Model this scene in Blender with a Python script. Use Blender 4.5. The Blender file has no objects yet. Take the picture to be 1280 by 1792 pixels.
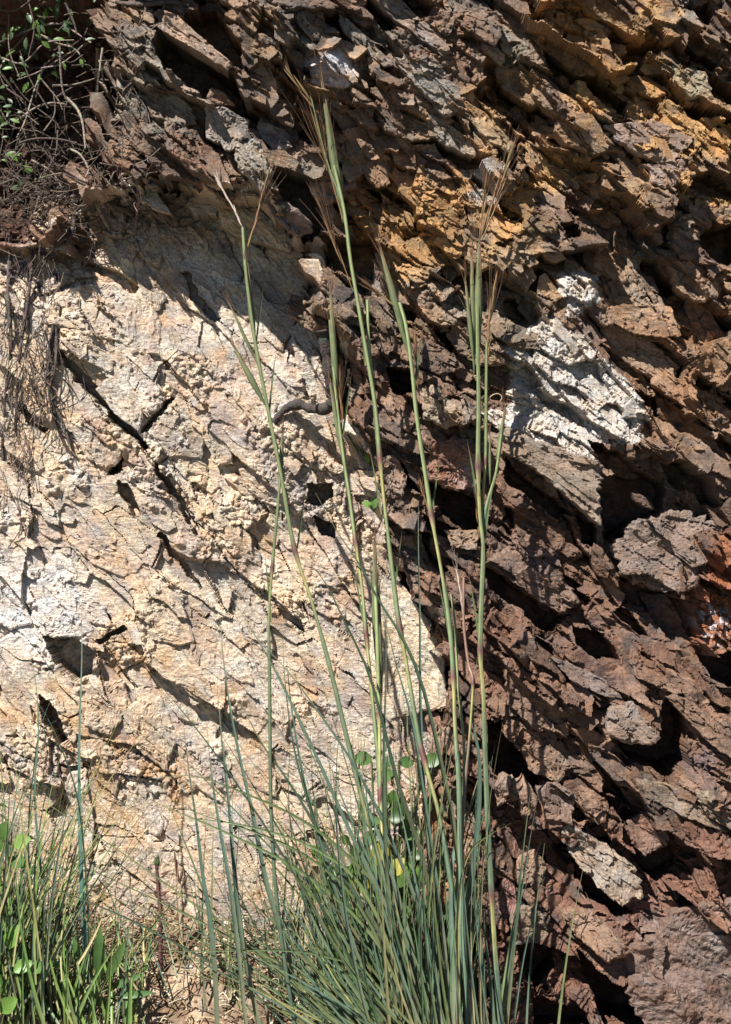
import bpy, math, random
import numpy as np
from mathutils import Vector, Matrix

# ------------------------------------------------------------------ camera, sky, sun, exposure
FH = 0.90                     # height of the rock face that fills the frame, metres
S = FH / 1792.0               # metres per photograph pixel on the plane y = 0
D = 1.65                      # camera distance from that plane
CZ = FH / 2
scn = bpy.context.scene
col = scn.collection
cam = bpy.data.cameras.new('camera')
cam.sensor_fit = 'VERTICAL'
cam.sensor_height = 24.0
cam.lens = 24.0 * D / FH
cam.clip_start = 0.02
cam.clip_end = 200
cam.dof.use_dof = True
cam.dof.focus_distance = D - 0.06
cam.dof.aperture_fstop = 7.0
camo = bpy.data.objects.new('camera', cam)
camo.location = (0, -D, CZ)
camo.rotation_euler = (math.radians(90), 0, 0)
col.objects.link(camo)
scn.camera = camo

SUN_DIR = Vector((0.40, 0.49, -0.78)).normalized()      # the way the light travels
elev = math.asin(-SUN_DIR.z)
azim = math.atan2(-SUN_DIR.x, -SUN_DIR.y)               # from +Y towards +X
w = bpy.data.worlds.new('World'); scn.world = w; w.use_nodes = True
nt = w.node_tree; nt.nodes.clear()
sky = nt.nodes.new('ShaderNodeTexSky'); sky.sky_type = 'NISHITA'; sky.sun_disc = False
sky.altitude = 1500; sky.air_density = 0.6; sky.dust_density = 0.1; sky.sun_elevation = elev; sky.sun_rotation = azim
bg = nt.nodes.new('ShaderNodeBackground'); bg.inputs['Strength'].default_value = 0.05
wo = nt.nodes.new('ShaderNodeOutputWorld')
nt.links.new(sky.outputs[0], bg.inputs[0]); nt.links.new(bg.outputs[0], wo.inputs[0])
sl = bpy.data.lights.new('sun', 'SUN'); sl.energy = 5.0; sl.angle = math.radians(0.5); sl.color = (1.0, 0.965, 0.90)
so = bpy.data.objects.new('sun', sl); col.objects.link(so)
so.rotation_euler = SUN_DIR.to_track_quat('-Z', 'Y').to_euler(); so.location = (-1, -2, 3)
scn.view_settings.view_transform = 'Standard'
scn.view_settings.look = 'None'
scn.view_settings.gamma = 1.0
scn.view_settings.use_curve_mapping = False
scn.view_settings.exposure = 0.98
scn.cycles.diffuse_bounces = 1

R = random.Random(11)
NR = np.random.RandomState(5)

# ------------------------------------------------------------------ small helpers
def at(px, py, h=0.0):
    """photograph pixel + height (in pixels) in front of the plane y=0 -> world point"""
    hm = h * S; k = (D - hm) / D
    return Vector(((px - 640) * S * k, -hm, CZ + (896 - py) * S * k))

def tag(o, label=None, cat=None, group=None, kind=None):
    if label: o['label'] = label
    if cat: o['category'] = cat
    if group: o['group'] = group
    if kind: o['kind'] = kind
    return o

def empty(name, loc):
    o = bpy.data.objects.new(name, None); o.location = loc; o.empty_display_size = 0.02
    col.objects.link(o); return o

def mesh_obj(name, verts, faces, mat, parent=None, colors=None, smooth=False, origin=None):
    """verts Nx3 array in world space; faces Mx4 or Mx3 array or list of arrays"""
    v = np.asarray(verts, dtype=np.float32).reshape(-1, 3)
    base = np.zeros(3, dtype=np.float32)
    if parent is not None:
        base = np.array(WORLD[parent.name], dtype=np.float32)
    me = bpy.data.meshes.new(name)
    fl = faces if isinstance(faces, list) else [faces]
    fl = [np.asarray(f, dtype=np.int32) for f in fl if len(f)]
    me.vertices.add(len(v)); me.vertices.foreach_set('co', (v - base - (0 if origin is None else (np.array(origin, dtype=np.float32) - base))).ravel())
    loops = np.concatenate([f.ravel() for f in fl])
    tot = np.concatenate([np.full(len(f), f.shape[1], dtype=np.int32) for f in fl])
    start = np.concatenate([[0], np.cumsum(tot)[:-1]]).astype(np.int32)
    me.loops.add(len(loops)); me.loops.foreach_set('vertex_index', loops)
    me.polygons.add(len(tot)); me.polygons.foreach_set('loop_start', start)
    try: me.polygons.foreach_set('loop_total', tot)
    except Exception: pass
    me.polygons.foreach_set('use_smooth', np.full(len(tot), smooth))
    me.update(calc_edges=True)
    if colors is not None:
        c = np.asarray(colors, dtype=np.float32)
        if c.ndim == 1: c = np.tile(c, (len(v), 1))
        a = me.color_attributes.new('Col', 'FLOAT_COLOR', 'POINT')
        a.data.foreach_set('color', np.concatenate([c[:, :3], np.ones((len(c), 1), np.float32)], 1).ravel())
    me.materials.append(mat)
    o = bpy.data.objects.new(name, me); col.objects.link(o)
    if parent is not None: o.parent = parent
    if origin is not None:
        o.location = Vector(origin) - Vector(base)
    WORLD[o.name] = tuple(origin) if origin is not None else tuple(base)
    return o
WORLD = {}
def thing(name, loc, **k):
    o = empty(name, loc); WORLD[o.name] = tuple(loc); return tag(o, **k)

# ------------------------------------------------------------------ numpy noise
TAB = NR.rand(8, 256, 256).astype(np.float32)
def vnoise(x, y, seed=0):
    t = TAB[seed % 8]; ox, oy = (seed * 37) % 256, (seed * 91) % 256
    xf = np.floor(x); yf = np.floor(y); fx = x - xf; fy = y - yf
    xi = xf.astype(np.int64) + ox; yi = yf.astype(np.int64) + oy
    fx = fx * fx * (3 - 2 * fx); fy = fy * fy * (3 - 2 * fy)
    a = t[xi & 255, yi & 255]; b = t[(xi + 1) & 255, yi & 255]
    c = t[xi & 255, (yi + 1) & 255]; d = t[(xi + 1) & 255, (yi + 1) & 255]
    return (a + (b - a) * fx) * (1 - fy) + (c + (d - c) * fx) * fy
def fbm(x, y, oct=4, seed=0, gain=0.5):
    s = 0; a = 1; n = 0
    for i in range(oct):
        s = s + a * (vnoise(x * 2 ** i, y * 2 ** i, seed + i * 3) - 0.5); n += a; a *= gain
    return s / n * 2            # about -1..1
def h2(i, j, k):
    v = np.sin(i * 127.1 + j * 311.7 + k * 74.7) * 43758.5453
    return v - np.floor(v)
def voro(x, y, seed=0, jit=0.9):
    """F1, F2, cell ids, vector from the cell's point"""
    xi = np.floor(x); yi = np.floor(y)
    f1 = np.full(x.shape, 9.0); f2 = np.full(x.shape, 9.0)
    ci = np.zeros_like(x); cj = np.zeros_like(x); dx = np.zeros_like(x); dy = np.zeros_like(x)
    for a in (-1, 0, 1):
        for b in (-1, 0, 1):
            i = xi + a; j = yi + b
            qx = i + 0.5 + (h2(i, j, seed) - 0.5) * jit; qy = j + 0.5 + (h2(i, j, seed + 9) - 0.5) * jit
            ex = x - qx; ey = y - qy; d = np.sqrt(ex * ex + ey * ey)
            m = d < f1
            f2 = np.where(m, f1, np.minimum(f2, d))
            ci = np.where(m, i, ci); cj = np.where(m, j, cj); dx = np.where(m, ex, dx); dy = np.where(m, ey, dy)
            f1 = np.where(m, d, f1)
    return f1, f2, ci, cj, dx, dy
def sstep(a, b, x):
    t = np.clip((x - a) / (b - a), 0, 1); return t * t * (3 - 2 * t)
def inpoly(px, py, poly):
    r = np.zeros(px.shape, bool); n = len(poly); j = n - 1
    for i in range(n):
        xi, yi = poly[i]; xj, yj = poly[j]
        if yi != yj:
            r ^= ((yi > py) != (yj > py)) & (px < (xj - xi) * (py - yi) / (yj - yi) + xi)
        j = i
    return r

# ------------------------------------------------------------------ layout of the rock (photograph pixels)
CREAM = [(-900, 400), (0, 405), (40, 435), (85, 385), (150, 345), (190, 315), (235, 330), (300, 300), (350, 330), (420, 335), (470, 375), (525, 425),
         (552, 500), (562, 560), (598, 600), (612, 740), (640, 790), (660, 860), (672, 940), (690, 1010), (735, 1060), (772, 1140), (782, 1240),
         (745, 1370), (742, 1470), (725, 1600), (705, 1900), (705, 2600), (-900, 2600)]
HOLLOW = [(-900, -200), (150, -200), (190, 0), (205, 130), (180, 230), (165, 300), (130, 345), (95, 385), (40, 425), (-900, 430)]
LICHEN = [(990, 465), (1050, 475), (1045, 530), (1010, 548), (1000, 580), (1055, 620), (1110, 690), (1130, 740), (1100, 775), (1060, 775), (1040, 790),
          (1050, 815), (1000, 810), (960, 780), (900, 775), (885, 750), (895, 700), (893, 600), (930, 560), (985, 550), (975, 510)]
def cream_mask(x, y):
    top = 1 + 1.6 * sstep(620, 480, y)
    wx = x + (fbm(x / 70, y / 70, 5, 2, .65) * 34) * top; wy = y + (fbm(x / 70, y / 70, 5, 5, .65) * 34) * top
    return inpoly(wx, wy, CREAM)
def step_mask(x, y):
    wx = x + fbm(x / 90, y / 90, 4, 14, .6) * 60; wy = y + fbm(x / 80, y / 80, 4, 15, .6) * 46
    return inpoly(wx, wy - 8 * sstep(620, 480, y), CREAM)
def hollow_mask(x, y):
    wx = x + fbm(x / 50, y / 50, 3, 1) * 22; wy = y + fbm(x / 50, y / 50, 3, 4) * 22
    return inpoly(wx, wy, HOLLOW)

def axis(lo, hi, step, far, growth=1.22):
    c = list(np.arange(lo, hi + step, step)); d = step; x = c[-1]; up = []
    while x < hi + far: d *= growth; x += d; up.append(x)
    d = step; x = lo; dn = []
    while x > lo - far: d *= growth; x -= d; dn.append(x)
    return np.array(dn[::-1] + c + up)
STEP = 1.9
ax = axis(-120, 1400, STEP, 3200); ay = axis(-110, 1900, STEP, 1500)
LX, LY = np.meshgrid(ax, ay)                       # rows = ay
NY, NX = LX.shape
ix0 = int(np.searchsorted(ax, -120)); iy0 = int(np.searchsorted(ay, -110))

def blur(a, r):
    for axn in (0, 1):
        for _ in range(2):
            p = np.pad(a, [(r + 1, r) if k == axn else (0, 0) for k in (0, 1)], mode='edge')
            c = np.cumsum(p, axis=axn)
            n = a.shape[axn]
            a = (np.take(c, range(2 * r + 1, 2 * r + 1 + n), axis=axn) - np.take(c, range(0, n), axis=axn)) / (2 * r + 1)
    return a
cm = step_mask(LX, LY).astype(np.float64)
hm = hollow_mask(LX, LY).astype(np.float64)
def macro_of(x, y, cmb, hmb):
    br = 22 + 95 * sstep(1650, 2900, x + y) + fbm(x / 260, y / 200, 2, 3) * 30
    br = br + 60 * sstep(660, 430, x) * sstep(520, 400, y) * sstep(150, 260, x)
    cr = -62 - 45 * sstep(620, 420, y) * sstep(150, 300, x) + fbm(x / 240, y / 240, 3, 6) * 22 - 70 * sstep(540, 400, y) * sstep(260, 130, x) + 26 * sstep(1300, 1700, y)
    m = br * (1 - cmb) + cr * cmb
    return m * (1 - hmb) + (-185 + 175 * sstep(60, -10, y) + 90 * sstep(320, 420, y) + fbm(x / 45, y / 45, 4, 33, .6) * 40) * hmb  # lip above the hollow juts out, shaped to keep it in shade
MAC = macro_of(LX, LY, blur(cm, 3), blur(hm, 4))
k = D / (D - MAC * S)
PX = 640 + (LX - 640) * k; PY = 896 + (LY - 896) * k
cm = cream_mask(PX, PY); hm = hollow_mask(PX, PY)
def uv(x, y, th):
    c, s = math.cos(th), math.sin(th)
    return x * c + y * s, -x * s + y * c            # u down-right along the bedding, v down-left across it
TB, TC = math.radians(39), math.radians(48)

def facets(u, v, su, sv, seed, off, kv, ku, kvb=0.0):
    f1, f2, ci, cj, dx, dy = voro(u / su, v / sv, seed)
    r1 = h2(ci, cj, seed + 21) - 0.5; r2 = h2(ci, cj, seed + 33) - 0.5; r3 = h2(ci, cj, seed + 47) - 0.5
    return off * r1 * 2 + (kvb + kv * r2 * 2) * dy * sv + ku * r3 * 2 * dx * su, f1, f2, h2(ci, cj, seed + 63)

def crumbs(x, y, size, amp, seed):
    f1, f2, ci, cj, _, _ = voro(x / size, y / size, seed)
    r = h2(ci, cj, seed + 5)
    return amp * (0.35 + r) * np.sqrt(np.clip(1 - (f1 / 0.72) ** 2, 0, 1))

wx = PX + fbm(PX / 60, PY / 60, 4, 7) * 11; wy = PY + fbm(PX / 60, PY / 60, 4, 12) * 11
# brown schist
u, v = uv(wx, wy, TB)
a1, f11, f12, c1 = facets(u, v, 190, 92, 1, 42, 0.40, 0.26, 0.40)
flk = .25 + 1.15 * sstep(.25, .6, h2(np.floor(c1 * 977), np.floor(c1 * 131), 3))
a2, f21, f22, c2 = facets(u, v, 74, 33, 2, 15, 0.5, 0.34, 0.45)
a3, f31, f32, c3 = facets(u, v, 27, 12, 3, 5.5, 0.45, 0.35, 0.4)
crb = sstep(0.0, 0.26, fbm(PX / 110, PY / 90, 4, 17) + 0.12 * sstep(900, 1300, PY) + .02)
ub, vb = uv(PX, PY, TB)
stri = fbm(ub / 40, vb / 4.5, 3, 23) * 2.2
cr1 = crumbs(wx, wy, 7, 3.2, 74) + crumbs(wx, wy, 11, 5, 71) + crumbs(wx, wy, 20, 8, 72) * 0.7 + fbm(PX / 7, PY / 7, 3, 29) * 3
BR = a1 + a2 * (1 - 0.45 * crb) * (.45 + .55 * flk) + a3 * (1 - 0.6 * crb) * flk + stri * (1 - crb) * flk + cr1 * (.16 + .84 * crb)
BR = BR - 60 * ((c1 > 0.88) & (f12 - f11 > 0.08)) - 52 * ((c2 > 0.83) & (f22 - f21 > 0.1)) - 13 * ((c3 > 0.86))
BR = BR + fbm(PX / 12, PY / 12, 4, 31, 0.6) * (1.2 + 1.6 * crb)
lich = (fbm(PX / 26, PY / 26, 5, 49, .75) > -.5) & inpoly(PX + fbm(PX / 30, PY / 30, 5, 41, .75) * 24, PY + fbm(PX / 30, PY / 30, 5, 45, .75) * 24, LICHEN)
LS = np.clip(blur(lich.astype(float), 9) * 1.4, 0, 1)
BRL = 14 + a1 * .35 + a2 * .7 + a3 * .6 + crumbs(PX, PY, 6, 3.0, 73) + cr1 * .4 + fbm(PX / 45, PY / 45, 4, 52) * 12 - 10 * (c2 > .9)
BR = BR * (1 - LS) + BRL * LS
# pale rock
u, v = uv(wx, wy, TC)
b1, f11, f12, e1 = facets(u, v, 260, 110, 5, 9, 0.13, 0.06, 0.06)
b2, f21, f22, e2 = facets(u, v, 110, 42, 6, 3.2, 0.13, 0.07, 0.06)
b3, f31, f32, e3 = facets(u, v, 34, 15, 7, 3.0, 0.2, 0.15, 0.08)
crc = sstep(0.08, 0.28, fbm(PX / 95, PY / 95, 4, 19) + 0.25 * sstep(900, 500, PY) * sstep(180, 330, PX))
ub, vb = uv(PX, PY, TC)
cc1 = crumbs(wx, wy, 8, 4.5, 81) + crumbs(wx, wy, 15, 6, 82) * 0.8 + fbm(PX / 7, PY / 7, 3, 59) * 2.5
CR = b1 + b2 + b3 * (0.35 + .5 * crc) + fbm(ub / 36, vb / 6, 3, 61) * 1.0 * (1 - crc) + cc1 * crc
CR = CR - 12 * ((e2 > 0.9) & (f22 - f21 > 0.1)) - 8 * ((e3 > 0.9) & (crc > 0.3)) - 10 * sstep(0.035, 0.0, f22 - f21) * (e2 > 0.7) - 14 * sstep(0.016, 0.0, f12 - f11) * (e1 > .5)
CR = CR + fbm(PX / 14, PY / 14, 4, 65, 0.6) * (.6 + 1.6 * crc)
HO = fbm(PX / 30, PY / 30, 4, 67, 0.6) * 34 + crumbs(wx, wy, 14, 10, 91)
H = MAC + np.where(hm, HO, np.where(cm, CR, BR))

# ---- loose shards laid over one another, still part of the face
def window(cx, cy, rad):
    i0 = int(np.clip((cx - rad - 40 + 120) / STEP + ix0, 0, NX - 1)); i1 = int(np.clip((cx + rad + 40 + 120) / STEP + ix0, 0, NX))
    j0 = int(np.clip((cy - rad - 40 + 110) / STEP + iy0, 0, NY - 1)); j1 = int(np.clip((cy + rad + 40 + 110) / STEP + iy0, 0, NY))
    return slice(j0, j1), slice(i0, i1)
TINT = np.zeros((NY, NX))                           # per-piece tone, kept by whichever shard is on top
def cidx(cx, cy):
    # lattice index of a photograph pixel
    for _ in range(1):
        i = int(np.clip((cx + 120) / STEP + ix0, 0, NX - 1)); j = int(np.clip((cy + 110) / STEP + iy0, 0, NY - 1))
        m = MAC[j, i]; kk = (D - m * S) / D
        i = int(np.clip((640 + (cx - 640) * kk + 120) / STEP + ix0, 0, NX - 1)); j = int(np.clip((896 + (cy - 896) * kk + 110) / STEP + iy0, 0, NY - 1))
    return j, i
H0 = blur(H, 4)
def splat(cx, cy, a, b, th, lift, kv, ku, tone):
    sj, si = window(cx, cy, a + 6)
    x = wx[sj, si] - cx; y = wy[sj, si] - cy
    if x.size == 0: return
    c, s = math.cos(th), math.sin(th)
    uu = x * c + y * s; vv = -x * s + y * c
    m = np.ones(x.shape, bool)
    n = R.randint(5, 7)
    for q in range(n):
        ang = 2 * math.pi * (q + R.uniform(-.3, .3)) / n
        nx_, ny_ = math.cos(ang), math.sin(ang)
        m &= (uu / a * nx_ + vv / b * ny_) < R.uniform(0.62, 1.0)
    j, i = cidx(cx, cy)
    hh = H0[j, i] + lift + kv * vv + ku * uu
    Hs = H[sj, si]; m &= hh > Hs
    Hs[m] = hh[m] + (fbm(uu[m] / 14, vv[m] / 3, 2, 3) * 1.2)
    TINT[sj, si][m] = tone
for q in range(5200):
    cx, cy = R.uniform(-100, 1390), R.uniform(-100, 1880)
    j, i = cidx(cx, cy)
    if hm[j, i]: continue
    if cm[j, i]:
        if R.random() < 0.45: continue
        a = R.choice([8, 10, 14, 20, 28]) * R.uniform(.8, 1.3)
        splat(cx, cy, a, a * R.uniform(.3, .6), TC + R.gauss(0, .25), R.uniform(0, 3), R.uniform(-.05, .35), R.uniform(-.1, .15), R.uniform(-1, 1))
    else:
        if lich[j, i] and R.random() < .7: continue
        if crb[j, i] > .6 and R.random() < .6: continue
        a = R.choice([9, 12, 16, 22, 30, 40]) * R.uniform(.8, 1.3)
        splat(cx, cy, a, a * R.uniform(.28, .62), TB + R.gauss(0, .32), R.uniform(-1, 7), R.uniform(.0, .75), R.uniform(-.25, .4), R.uniform(-1, 1))

# ---- clefts and holes, plus a few shaded spots carved as recesses: (outline, depth)
HOLES = [
 ([(1052,835),(1110,815),(1168,850),(1162,892),(1095,925),(1062,948),(1048,900)],75),
 ([(1075,1005),(1130,1030),(1205,1052),(1228,1125),(1180,1095),(1100,1050)],45),
 ([(852,992),(920,1045),(985,1082),(1002,1075),(962,1110),(900,1062),(860,1035)],60),
 ([(1080,1300),(1150,1300),(1165,1225),(1200,1240),(1204,1340),(1160,1352),(1110,1332)],80),
 ([(1105,1488),(1165,1485),(1192,1495),(1192,1530),(1150,1547),(1118,1520)],65),
 ([(1005,1498),(1060,1558),(1110,1598),(1085,1608),(1040,1585),(1010,1540)],65),
 ([(905,1650),(968,1652),(970,1695),(940,1735),(918,1700)],60),
 ([(1003,1648),(1035,1678),(1100,1738),(1135,1800),(1060,1800),(1038,1740)],90),
 ([(930,1735),(1000,1760),(1050,1800),(930,1800)],50),
 ([(848,1258),(870,1258),(900,1308),(947,1360),(952,1402),(920,1398),(880,1362),(850,1332)],80),
 ([(740,1600),(800,1590),(830,1640),(850,1720),(840,1800),(740,1800)],45),
 ([(320,20),(372,8),(422,80),(428,130),(390,112),(340,60)],70),
 ([(278,55),(350,92),(415,140),(432,200),(380,196),(320,150),(290,130),(268,80)],80),
 ([(470,298),(540,308),(562,340),(556,412),(530,422),(500,362)],65),
 ([(573,412),(655,412),(662,470),(640,512),(610,482),(580,472)],75),
 ([(680,645),(722,648),(724,690),(690,692)],55),
 ([(742,845),(800,858),(838,870),(838,935),(800,918),(755,880)],70),
 ([(740,902),(800,925),(790,945),(745,925)],35),
 ([(1110,683),(1150,693),(1214,742),(1202,752),(1160,737),(1120,707)],55),
 ([(1022,768),(1080,788),(1132,830),(1110,836),(1050,812)],50),
 ([(880,800),(940,850),(1003,900),(980,908),(930,872),(885,842)],55),
 ([(1100,73),(1150,73),(1167,90),(1130,96),(1120,118),(1108,100)],60),
 ([(1230,108),(1300,150),(1300,192),(1250,172),(1228,140)],70),
 ([(1158,138),(1212,180),(1300,202),(1300,217),(1220,197),(1170,162)],60),
 ([(1018,128),(1060,148),(1102,178),(1092,202),(1060,190),(1030,162)],55),
 ([(1200,312),(1240,300),(1300,330),(1300,352),(1230,337)],55),
 ([(1225,410),(1300,380),(1300,470),(1240,452)],80),
 ([(1190,8),(1250,-5),(1252,47),(1210,32)],60),
 ([(878,228),(912,240),(902,308),(868,280)],55),
 ([(980,393),(1012,388),(1014,417),(990,422)],40),
 ([(760,242),(800,262),(862,278),(838,292),(805,290),(775,268)],45),
 ([(1065,238),(1110,275),(1102,282),(1062,248)],30),
 ([(1130,1040),(1180,1045),(1215,1120),(1240,1150),(1200,1140),(1150,1090)],35),
 ([(1000,1095),(1060,1110),(1080,1150),(1050,1160),(1010,1130)],50),
 ([(1225,1150),(1300,1140),(1300,1210),(1250,1190)],60),
 ([(800,480),(822,485),(822,505),(795,500)],40),
 ([(1150,680),(1240,760),(1300,800),(1300,830),(1230,780),(1160,730)],30),
 ([(1170,800),(1230,830),(1260,890),(1220,880),(1180,840)],55),
 ([(1010,900),(1040,920),(1050,960),(1020,950)],45),
 ([(700,20),(740,50),(790,100),(780,105),(730,70),(695,35)],40),
 ([(645,0),(680,30),(700,60),(680,60),(640,20)],35),
 ([(560,0),(620,40),(650,80),(620,80),(570,40)],40),
 # pale side
 ([(92,608),(130,638),(190,698),(262,782),(254,788),(182,718),(112,642)],34),
 ([(205,780),(220,790),(216,826),(188,832)],45),
 ([(248,752),(300,692),(306,696),(262,756)],22),
 ([(75,1113),(130,1113),(150,1130),(168,1138),(162,1180),(130,1192),(100,1162)],42),
 ([(145,1035),(165,1050),(195,1088),(186,1092),(150,1058)],30),
 ([(170,1120),(215,1092),(222,1102),(172,1132)],24),
 ([(65,1213),(90,1223),(122,1302),(100,1302),(80,1262)],36),
 ([(535,848),(582,842),(582,872),(560,882),(536,882)],42),
 ([(548,902),(588,918),(588,942),(565,936)],30),
 ([(556,556),(592,568),(606,640),(612,722),(592,745),(580,700),(565,640)],80),
 ([(762,1150),(788,1165),(782,1245),(768,1225)],60),
 ([(70,450),(76,520),(68,522),(60,455)],14),
 ([(70,518),(130,488),(200,484),(200,490),(134,496),(74,526)],9),
 ([(140,455),(200,470),(245,500),(235,512),(190,486),(140,468)],22),
 ([(318,480),(330,476),(352,520),(385,560),(376,562),(338,525)],12),
 ([(40,700),(60,740),(82,752),(78,760),(52,748),(34,706)],20),
 ([(280,930),(345,1010),(352,1035),(330,1010),(276,940)],14),
 ([(205,840),(230,850),(250,900),(240,905),(212,870)],16),
 ([(270,805),(290,830),(318,868),(350,935),(340,932),(306,872),(272,825)],16),
 ([(480,1060),(520,1080),(540,1110),(500,1090)],14),
]
for poly, dep in HOLES:
    xs = [p[0] for p in poly]; ys = [p[1] for p in poly]
    cx, cy = sum(xs) / len(xs), sum(ys) / len(ys); rad = max(max(xs) - min(xs), max(ys) - min(ys)) / 2 + 30
    sj, si = window(cx, cy, rad)
    x = PX[sj, si]; y = PY[sj, si]
    x = x + fbm(x / 18, y / 18, 3, 77) * 7; y = y + fbm(x / 18, y / 18, 3, 79) * 7
    m = inpoly(x, y, poly)
    H[sj, si] = np.where(m, MAC[sj, si] - dep * 1.8 + fbm(x / 20, y / 20, 3, 83) * 12, H[sj, si])

# ------------------------------------------------------------------ rock colours (surface colours, no shade in them)
def mixc(a, b, t): return a * (1 - t[..., None]) + b * t[..., None]
def C(*v): return np.array(v, dtype=np.float64)
def rock_color(x, y, cmk, hmk, lk, tone, cellr):
    z = np.zeros(x.shape)
    n1 = fbm(x / 170, y / 140, 3, 101); n2 = fbm(x / 60, y / 60, 4, 103); n3 = fbm(x / 16, y / 16, 3, 107); n4 = fbm(x / 95, y / 70, 3, 109)
    u_, v_ = uv(x, y, TB); n5 = fbm(u_ / 50, v_ / 9, 3, 113)
    c = np.broadcast_to(C(.165, .096, .064), x.shape + (3,)).copy()
    c = mixc(c, C(.25, .155, .105), sstep(-.2, .5, n2 + n5 * .5))
    c = mixc(c, C(.135, .098, .095), sstep(.1, .5, n4 - .1) * .7)
    c = mixc(c, C(.20, .10, .07), sstep(900, 1300, y) * sstep(-.4, .3, n1) * .75)
    up = sstep(1050, 560, y)
    c = mixc(c, C(.255, .19, .135), up * sstep(-.5, .4, n1 + n5 * .3) * .8)
    c = mixc(c, C(.24, .215, .175), up * sstep(.05, .45, fbm(x / 75, y / 75, 3, 127)) * .8)
    och = sstep(170, 30, np.abs((x - 1050) - (y - 60) * .75)) * sstep(420, 250, y) + sstep(60, 10, np.abs(x - 955 + (y - 330) * 1.1 * 0 + (y - 300) * .9)) * sstep(200, 330, y) * sstep(520, 380, y)
    och = np.clip(och * 1.15 + sstep(.0, .5, n1 + .3 * n3 + .35 * sstep(500, 1000, x)) * sstep(800, 300, y) * .6 + sstep(160, 40, np.hypot(x - 700, (y - 380) * .9)) * .55, 0, 1)
    c = mixc(c, C(.41, .235, .095), och * sstep(-.6, .3, n2 + n3 * .4))
    oc2 = sstep(150, 50, np.hypot(x - 1190, (y - 640) * .8)) ; c = mixc(c, C(.30, .165, .085), oc2 * .7)
    c = mixc(c, C(.30, .17, .09), sstep(70, 20, np.hypot(x - 770, (y - 1480) * .4)) * .55)
    dk = fbm(x / 48, y / 40, 4, 171, .6); c = mixc(c, C(.095, .078, .07), sstep(.08, .42, dk + .25 * n5) * .75 * (1 - .75 * och))
    c = c * .9
    c = c * (1 + .26 * n3 + .30 * tone + .12 * (cellr - .5))[..., None]
    # pale rock
    p = np.broadcast_to(C(.56, .445, .315), x.shape + (3,)).copy()
    m1 = fbm(x / 130, y / 130, 3, 131); m2 = fbm(x / 45, y / 45, 4, 137); uc, vc = uv(x, y, TC); m3 = fbm(uc / 90, vc / 28, 3, 139)
    p = mixc(p, C(.38, .33, .285), sstep(-.1, .3, m3 + .3 * m1))
    p = mixc(p, C(.42, .27, .16), sstep(.08, .45, m2 + .25 * m1) * .75)
    p = mixc(p, C(.60, .52, .42), sstep(.0, .4, m1 - .4 * m2) * .8)
    p = mixc(p, C(.36, .28, .255), sstep(.12, .42, fbm(x / 52, y / 52, 4, 163)) * .45)
    p = mixc(p, C(.47, .30, .15), sstep(360, 60, np.hypot((x - 240), (y - 1330) * .9)) * sstep(-.15, .35, m2 + m3 * .4) * .75)
    p = mixc(p, C(.38, .29, .245), sstep(.3, .6, fbm(x / 38, y / 38, 3, 149)) * .6)
    s1 = fbm(uc / 150, vc / 11, 4, 191, .6); p = mixc(p, C(.38, .305, .26), sstep(.08, .4, s1 + .15 * m1) * .65); p = mixc(p, C(.62, .55, .46), sstep(.1, .4, -s1 + .1 * m2) * .5)
    wl = sstep(150, 40, np.hypot(x - 60, (y - 1060))); p = mixc(p, C(.70, .66, .62), wl * .8)
    p = p * (1 + .10 * n3 + .09 * tone + .06 * (cellr - .5))[..., None]
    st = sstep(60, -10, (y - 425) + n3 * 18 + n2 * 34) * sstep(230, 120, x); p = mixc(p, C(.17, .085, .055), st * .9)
    c = np.where(cmk[..., None], p, c)
    c = c * np.clip(1 - .45 * sstep(.28, .55, fbm(x / 9, y / 9, 4, 167, .7)) * cmk, 0, 1)[..., None]
    # transition: the browner rim at the top of the pale face
    lo = C(.52, .48, .43) * (1 + .2 * n3 + .1 * n5)[..., None]
    c = np.where(lk[..., None], lo * .82 + c * .18, c)
    # orange lichen
    for (ox, oy, orad) in ((775, 805, 36), (1275, 1070, 92), (1270, 985, 50)):
        t = sstep(orad, orad * .45, np.hypot(x - ox, (y - oy) * .75) + n3 * 12 + n2 * 10)
        c = mixc(c, C(.29, .105, .045), t * sstep(-.8, .1, n3) * .85)
    t = sstep(50, 22, np.hypot(x - 1255, (y - 1085) * .8)) * sstep(.12, .3, fbm(x / 7, y / 7, 3, 151))
    c = mixc(c, C(.52, .50, .52), t * .8)
    t = sstep(30, 14, np.hypot(x - 825, (y - 835)) + n3 * 12); c = mixc(c, C(.55, .48, .50), t * .8)
    t = sstep(18, 9, np.hypot(x - 1255, (y - 1648) * .8) + n3 * 5); c = mixc(c, C(.58, .55, .5), t * .8)
    # white salts, upper middle
    t = sstep(40, 15, np.hypot((x - 585) * .7, (y - 125)) + n3 * 14); c = mixc(c, C(.56, .55, .58), t * (~cmk) * .9)
    t = sstep(28, 8, np.hypot((x - 850) * .6, (y - 300)) + n3 * 16); c = mixc(c, C(.48, .46, .43), t * .8)
    t = sstep(26, 8, np.hypot((x - 845) * .7, (y - 345)) + n3 * 12); c = mixc(c, C(.48, .46, .43), t * .8)
    # pale flecks on the lower right boulder
    t = sstep(220, 120, np.hypot(x - 1240, y - 1760)) * sstep(.0, .45, fbm(x / 24, y / 24, 4, 157)); c = mixc(c, C(.36, .30, .27), t * .7)
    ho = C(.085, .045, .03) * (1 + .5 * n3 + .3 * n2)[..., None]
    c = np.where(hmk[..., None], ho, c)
    return np.clip(c, .02, .85)
CELLR = np.where(cm, e3, c3)
COLS = rock_color(PX, PY, cm, hm, lich & ~cm, TINT, CELLR)

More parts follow.
